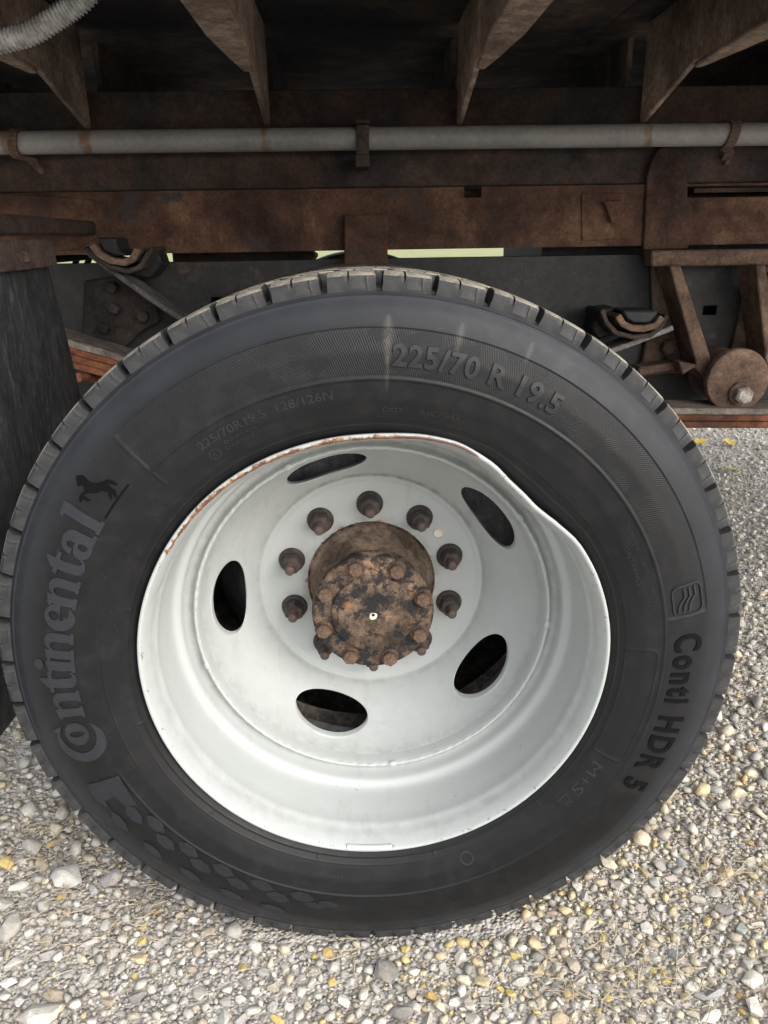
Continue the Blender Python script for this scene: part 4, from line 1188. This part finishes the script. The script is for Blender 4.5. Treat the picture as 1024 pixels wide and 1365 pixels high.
cap = MB().lathe(capp, (0, 0, 0), 96).build('hub_cap', M['hub'], hub, smooth=40, label='flat rusty end flange held by eight bolts')
blob = [.0050, .0052, .0046, .0040, .0036, .0034, .0037, .0041, .0040, .0038, .0042, .0048, .0056, .0062, .0064, .0060, .0056, .0058, .0056, .0052]
b = MB(); b.add([((.0021 if q == 0 else blob[k]) * math.cos(k * math.pi / 10), .1174, (.0021 if q == 0 else blob[k]) * math.sin(k * math.pi / 10) - (.0006 if q else 0)) for k in range(20) for q in (0, 1)], [(2 * k, 2 * k + 1, (2 * k + 3) % 40, (2 * k + 2) % 40) for k in range(20)])
b.build('centre_plug', M['pale_dot'], hub)
bolt_me = None
for k in range(8):
    a = R(17.7 + 45 * k)
    loc = (.0660 * math.cos(a), .1224, .0660 * math.sin(a))
    if bolt_me is None:
        bb = MB()
        bb.lathe([(0, .001), (.0112, .001), (.0116, -.0006), (.0110, -.0022), (0, -.0022)], (0, 0, 0), 28)
        bb.lathe([(0, -.0018), (.0097, -.0018), (.0099, -.0085), (.0084, -.0108), (0, -.0112)], (0, 0, 0), 6)
        o = bb.build('hub_bolt', M['bolt_rust'], hub, smooth=28, bevel=0); bolt_me = o.data
    else:
        o = bpy.data.objects.new('hub_bolt', bolt_me); COL.objects.link(o); o.parent = hub
    o.location = loc
    o.rotation_euler = (R(random.uniform(-2, 2)), random.uniform(0, 1.05), R(random.uniform(-2, 2)))

# ================================================================== gravel
PAL = [((.60, .585, .56), 11), ((.53, .515, .49), 10), ((.43, .42, .41), 5), ((.67, .66, .63), 9), ((.74, .73, .70), 6), ((.54, .485, .41), 7), ((.44, .385, .33), 2), ((.60, .56, .52), 4), ((.50, .50, .505), 4)]
WARM = [((.68, .58, .39), 5), ((.70, .56, .28), 2), ((.68, .61, .49), 8), ((.74, .68, .57), 8), ((.61, .50, .36), 3)]
def pick(pal):
    t = random.random() * sum(w for _, w in pal)
    for c, w in pal:
        t -= w
        if t <= 0: break
    c = (c[0] * .95, c[1] * .925, c[2] * .86)
    k = random.uniform(.85, 1.12)
    return [min(1, max(0, ch * k * random.uniform(.99, 1.01))) for ch in c]
def stone_colour(px, py):
    warm = .09 + .44 * float(sstep(np.array(px), 330., 620.)) * float(sstep(np.array(py), 900., 1180.))
    return pick(WARM) if random.random() < warm else pick(PAL)

def hull_stone(npts, seed, rounded, flat):
    rs = random.Random(seed); bm = bmesh.new()
    sx, sy, sz = rs.uniform(.95, 1.25), rs.uniform(.70, .95), rs.uniform(*flat)
    for _ in range(npts):
        v = Vector((rs.gauss(0, 1), rs.gauss(0, 1), rs.gauss(0, 1))).normalized() * rs.uniform(.86, 1.0)
        bm.verts.new((v.x * sx, v.y * sy, v.z * sz))
    r_ = bmesh.ops.convex_hull(bm, input=bm.verts)
    bmesh.ops.delete(bm, geom=[v for v in bm.verts if not v.link_faces], context='VERTS')
    bmesh.ops.dissolve_limit(bm, angle_limit=R(14), verts=bm.verts, edges=bm.edges)
    if rounded:
        bmesh.ops.bevel(bm, geom=bm.edges[:], offset=rounded, segments=1, affect='EDGES', clamp_overlap=True)
    bmesh.ops.triangulate(bm, faces=bm.faces)
    V = np.array([v.co[:] for v in bm.verts]); F = np.array([[v.index for v in f.verts] for f in bm.faces]) if not bm.verts.index_update() else None
    bm.free(); return V, F
BIG = [hull_stone(random.choice((11, 13, 16, 20)), 100 + i, .07, (.50, .75)) for i in range(18)]
MID = [hull_stone(random.choice((12, 14, 18)), 200 + i, 0, (.5, .85)) for i in range(24)]
SML = [hull_stone(8, 300 + i, 0, (.55, .9)) for i in range(12)]
big_me = []
for V, F in BIG:
    me = bpy.data.meshes.new('stone'); me.from_pydata(V.tolist(), [], F.tolist()); me.materials.append(M['stone'])
    me.polygons.foreach_set('use_smooth', np.ones(len(me.polygons), dtype=bool)); me.update(); me.set_sharp_from_angle(angle=R(22)); big_me.append(me)

CELL = .016
occ = {}
def free(x, y, r, slack):
    ci, cj = int(x // CELL), int(y // CELL); k = int((r + .035) // CELL) + 1
    for i in range(ci - k, ci + k + 1):
        for j in range(cj - k, cj + k + 1):
            for (a, b_, q) in occ.get((i, j), ()):
                if (a - x) ** 2 + (b_ - y) ** 2 < ((q + r) * slack) ** 2: return False
    return True
def take(x, y, r): occ.setdefault((int(x // CELL), int(y // CELL)), []).append((x, y, r))

# hand-placed stones: pixel centre, width in pixels, aspect, colour
GREY, PALE, WHITE, DARK, TAN, YEL, OCH, PINK, BLUE = (.46, .45, .43), (.60, .59, .565), (.72, .70, .665), (.27, .255, .25), (.46, .385, .31), (.72, .56, .22), (.60, .42, .18), (.57, .52, .49), (.40, .405, .415)
HAND = [(94, 1168, 62, .62, PALE), (146, 1167, 36, .8, PALE), (43, 1124, 38, .85, GREY), (8, 1146, 27, .9, YEL), (55, 1147, 26, .9, TAN), (94, 1147, 28, .75, TAN), (50, 1350, 62, .6, PALE),
        (72, 1321, 30, .85, TAN), (10, 1234, 44, .8, GREY), (62, 1268, 26, .5, GREY), (24, 1330, 24, .6, WHITE), (10, 1305, 26, .8, WHITE), (369, 1355, 26, .8, YEL), (68, 1118, 15, .8, YEL),
        (80, 1190, 18, .8, YEL), (188, 1247, 14, 1., YEL), (190, 1229, 11, .8, YEL), (206, 1209, 11, .8, OCH), (178, 1294, 12, .8, YEL), (112, 1297, 22, .8, PALE), (145, 1330, 24, .6, TAN), (158, 1285, 21, .8, GREY),
        (118, 1250, 24, .8, PALE), (212, 1252, 22, .85, GREY), (282, 1263, 22, .6, PALE), (320, 1326, 18, .8, WHITE), (182, 1325, 26, .7, DARK), (140, 1139, 15, .8, PALE), (182, 1183, 20, .7, DARK), (228, 1230, 20, .7, PALE),
        (515, 1289, 38, 1., DARK), (437, 1264, 18, 1., YEL), (420, 1268, 13, .7, YEL), (541, 1260, 18, .9, YEL), (670, 1250, 17, .9, OCH), (687, 1268, 16, .9, YEL), (686, 1244, 14, .9, OCH), (574, 1324, 22, 1.1, OCH), (563, 1305, 12, 1.5, OCH),
        (535, 1344, 34, .6, DARK), (552, 1338, 25, .65, WHITE), (748, 1252, 22, .9, TAN), (790, 1312, 21, .8, WHITE), (556, 1252, 30, .8, GREY), (601, 1254, 24, .9, TAN), (646, 1244, 20, 1., PALE), (470, 1303, 20, .8, WHITE), (444, 1303, 19, .7, YEL),
        (592, 1283, 18, .9, PALE), (611, 1287, 13, 1., PALE), (460, 1292, 16, .9, PALE), (727, 1305, 24, .6, PALE), (741, 1309, 17, 1., BLUE), (716, 1343, 16, .7, YEL), (646, 1326, 18, 1.2, BLUE), (666, 1312, 15, .7, YEL), (683, 1318, 17, .8, YEL), (679, 1344, 19, .8, WHITE),
        (658, 1348, 20, .7, PALE), (685, 1360, 26, .5, WHITE), (606, 1330, 18, .7, WHITE), (735, 1211, 20, .6, TAN),
        (1004, 1301, 36, .9, WHITE), (1010, 1338, 34, .9, WHITE), (948, 1349, 35, .7, WHITE), (902, 1269, 28, .9, BLUE), (952, 1318, 30, .7, BLUE), (930, 1193, 26, .6, PINK), (895, 1165, 20, .7, PINK), (987, 1233, 24, .9, BLUE), (968, 1208, 30, .6, DARK),
        (863, 1233, 24, 1., WHITE), (816, 1226, 20, .9, PINK), (804, 1243, 14, .9, YEL), (891, 1229, 17, .8, TAN), (865, 1181, 20, .8, PINK), (861, 1285, 27, .8, GREY), (833, 1263, 20, 1.1, GREY), (855, 1205, 18, .8, PINK), (990, 1173, 20, .7, GREY),
        (990, 1341, 14, .8, OCH), (988, 1320, 13, .7, OCH), (872, 1288, 11, 1., YEL), (886, 1290, 13, .8, YEL), (890, 1302, 15, .7, YEL), (811, 1324, 16, .8, YEL), (797, 1341, 14, .9, YEL), (790, 1311, 20, .8, WHITE), (875, 1352, 28, .7, WHITE), (888, 1358, 22, .8, PALE),
        (907, 1297, 20, 1.1, WHITE), (922, 1308, 24, .8, WHITE), (936, 1322, 20, .7, GREY), (974, 1262, 18, .7, WHITE), (985, 1258, 20, .7, PALE), (1001, 1145, 26, .6, GREY), (999, 1117, 15, .8, OCH), (1010, 1225, 20, .6, PINK), (910, 1145, 18, .9, BLUE), (955, 1275, 14, .8, PALE),
        (960, 1243, 20, .8, PALE), (975, 1302, 17, .7, GREY), (842, 1317, 20, .8, PALE), (781, 1318, 16, 1., GREY), (822, 1350, 16, .8, WHITE), (742, 1282, 18, .8, PALE), (770, 1262, 16, .8, PALE), (400, 1300, 20, .8, PINK), (350, 1290, 20, .8, GREY), (300, 1330, 22, .8, GREY),
        (250, 1345, 20, .8, PALE), (225, 1310, 22, .7, PALE), (385, 1335, 20, .7, WHITE), (430, 1340, 20, .8, GREY), (500, 1340, 18, .7, PALE), (486, 1260, 20, .8, GREY), (255, 1285, 18, .8, TAN), (330, 1262, 17, .8, WHITE)]
def put_stone(x, y, r, asp, colr, lift):
    me = random.choice(big_me)
    o = bpy.data.objects.new('stone', me); COL.objects.link(o); o.parent = ground
    k = random.uniform(.9, 1.15)
    o.location = (x, y, G + r * random.uniform(.14, .32) * lift)
    o.scale = (r, r * max(.75, min(1.2, asp)), r * .82)
    o.rotation_euler = (R(random.uniform(-14, 14)), R(random.uniform(-14, 14)), random.uniform(0, 6.28))
    o.color = (*colr, 1)
    return o
n_st = 0
for px, py, wpx, asp, colr in HAND:
    p = atz(px, py, -.006)
    if p[1] > -.012 and abs(p[0]) < .2: continue
    z = (p - CAM_POS) @ FWD
    r = wpx / 1024. * z / 2 * .98
    rc = r * (.5 + .5 * min(1.1, asp / .8))
    o = put_stone(p[0], p[1], r, asp / .8, [c * f * random.uniform(.96, 1.03) for c, f in zip(colr, (.97, .95, .90))], 1.0)
    if asp < .75: o.rotation_euler[2] = R(random.uniform(-25, 25)) + (0 if random.random() < .5 else math.pi)
    take(p[0], p[1], rc * .92); n_st += 1

def in_view(x, y, margin=140):
    u, v, z = project((x, y, G))
    return z > .05 and -margin < u < 1024 + margin and v < 1365 + margin * 1.2, u, v, z
# random stones, largest first: (radius range, tries, slack)
stuff_near, stuff_far = [], []
def scatter(tries, ra, rb_, ybox, slack, objs):
    global n_st
    for _ in range(tries):
        y = ybox[0] + (ybox[1] - ybox[0]) * random.random()
        hw = .48 * (y + 1.35) + .12
        x = random.uniform(-hw, hw)
        if y > .55 and x < -.75: continue
        ok, u, v, z = in_view(x, y)
        if not ok: continue
        if abs(x) < .19 and .0 < y < .5: continue
        if y > .25 and abs(x) < .36 + .05 * y: continue        # out of sight behind the wheel
        r = ra + (rb_ - ra) * random.random() ** 1.6
        if not free(x, y, r, slack): continue
        take(x, y, r)
        if objs and n_st < 300 and -10 < u < 1034 and v < 1372 and not (y > -.01 and abs(x) < .2):
            put_stone(x, y, r, random.uniform(.8, 1.2), stone_colour(u, v), 1.0); n_st += 1
        else:
            (stuff_near if z < 1.7 else stuff_far).append((x, y, r, u, v))
scatter(800, .0095, .0140, (-.30, .15), .93, True)
scatter(7000, .0095, .0165, (.15, 3.0), .92, False)
scatter(9000, .0066, .0096, (-.30, .20), .86, True)
scatter(22000, .0065, .0100, (.15, 3.0), .88, False)
scatter(34000, .0044, .0070, (-.30, .40), .83, False)
scatter(22000, .0045, .0065, (.40, 3.0), .84, False)
scatter(56000, .0024, .0042, (-.30, .32), .80, False)
def pile(name, items, lib_big, lib_small, cut):
    Vs, Fs, Cs = [], [], []; off = 0
    for x, y, r, u, v in items:
        V, F = random.choice(lib_big if r > cut else lib_small)
        a, b_, c_ = random.uniform(0, 6.28), random.uniform(-.35, .35), random.uniform(-.35, .35)
        ca, sa = math.cos(a), math.sin(a)
        Rm = np.array([[ca, -sa, 0], [sa, ca, 0], [0, 0, 1]]) @ np.array([[1, 0, 0], [0, math.cos(b_), -math.sin(b_)], [0, math.sin(b_), math.cos(b_)]]) @ np.array([[math.cos(c_), 0, math.sin(c_)], [0, 1, 0], [-math.sin(c_), 0, math.cos(c_)]])
        P = (V * r * random.uniform(.95, 1.18)) @ Rm.T + np.array([x, y, G + r * random.uniform(.12, .38) + random.uniform(0, .002)])
        Vs.append(P); Fs.append(F + off); off += len(V)
        Cs.append(np.tile(np.array(stone_colour(u, v) + [1.]), (len(V), 1)))
    o = mk(name, np.vstack(Vs), np.vstack(Fs), M['gravel'], ground, attrs={'Col': np.vstack(Cs)}, kind='stuff')
    return o
pile('gravel', stuff_near, MID, SML, .0046)
pile('gravel', stuff_far, SML, SML, 1)

# dry straw between the stones
sv, sf = [], []
def straw(x, y, L):
    a = random.uniform(0, 6.28); n = len(sv); w = random.uniform(.0004, .0008); bend = random.uniform(-.8, .8)
    z = G + .006 + random.uniform(0, .006); px, py = x, y
    for k in range(5):
        aa_ = a + bend * k / 4
        sv.append((px - w * math.sin(aa_), py + w * math.cos(aa_), z)); sv.append((px + w * math.sin(aa_), py - w * math.cos(aa_), z + .0003)); sv.append((px, py, z + .0009))
        px += math.cos(aa_) * L / 4; py += math.sin(aa_) * L / 4; z += random.uniform(-.0012, .0016)
    for k in range(4):
        for q in range(3):
            i, j = n + 3 * k + q, n + 3 * k + (q + 1) % 3
            sf.append((i, j, j + 3, i + 3))
for px, py, cnt, sp_ in ((75, 1200, 46, .05), (140, 1290, 26, .05), (185, 1215, 28, .045), (90, 1110, 16, .03), (880, 1340, 46, .045), (850, 1262, 26, .045), (800, 1275, 16, .04), (955, 1180, 20, .04), (740, 1300, 18, .05), (450, 1262, 14, .03), (1000, 1170, 20, .04), (60, 1150, 14, .03), (760, 1330, 14, .04)):
    p = atz(px, py, G)
    for _ in range(cnt): straw(p[0] + random.gauss(0, sp_), p[1] + random.gauss(0, sp_ * .6), random.uniform(.012, .034))
mk('dry_straw', sv, sf, M['straw'], kind='stuff')

# fallen leaves on the far gravel
def leaf(px, py, size, mat, label, rot):
    p = atz(px, py, G + .012)
    b = bmesh.new(); n = 12
    O = [(-1, 0), (-.62, .42), (-.2, .34), (-.05, .62), (.3, .40), (.62, .36), (1.05, 0), (.62, -.34), (.28, -.42), (-.05, -.6), (-.25, -.32), (-.65, -.4)]
    lo = [b.verts.new((x * size, y * size, .004 + .25 * size * (abs(y) + .25 * x * x))) for x, y in O]
    hi = [b.verts.new((x * size, y * size, .0046 + .25 * size * (abs(y) + .25 * x * x))) for x, y in O]
    cl_, ch = b.verts.new((0, 0, .004)), b.verts.new((0, 0, .0046))
    for i in range(n):
        j = (i + 1) % n
        b.faces.new((lo[j], lo[i], cl_)); b.faces.new((hi[i], hi[j], ch)); b.faces.new((lo[i], lo[j], hi[j], hi[i]))
    me = bpy.data.meshes.new('fallen_leaf'); b.to_mesh(me); b.free()
    o = finish('fallen_leaf', me, mat, label=label)
    o.location = p; o.rotation_euler = (R(8), R(-6), rot); o['category'] = 'leaf'; o['group'] = 'leaves fallen on the gravel behind the truck'
leaf(932, 591, .046, M['leaf_yellow'], 'yellow fallen leaf on the gravel nearest the tyre edge', .3)
leaf(972, 591, .042, M['leaf_yellow'], 'small bright yellow leaf on the gravel below the spring hanger boss', 1.4)
leaf(975, 627, .040, M['leaf_green'], 'pale greenish leaf lying in front of the yellow leaves on gravel', 2.2)
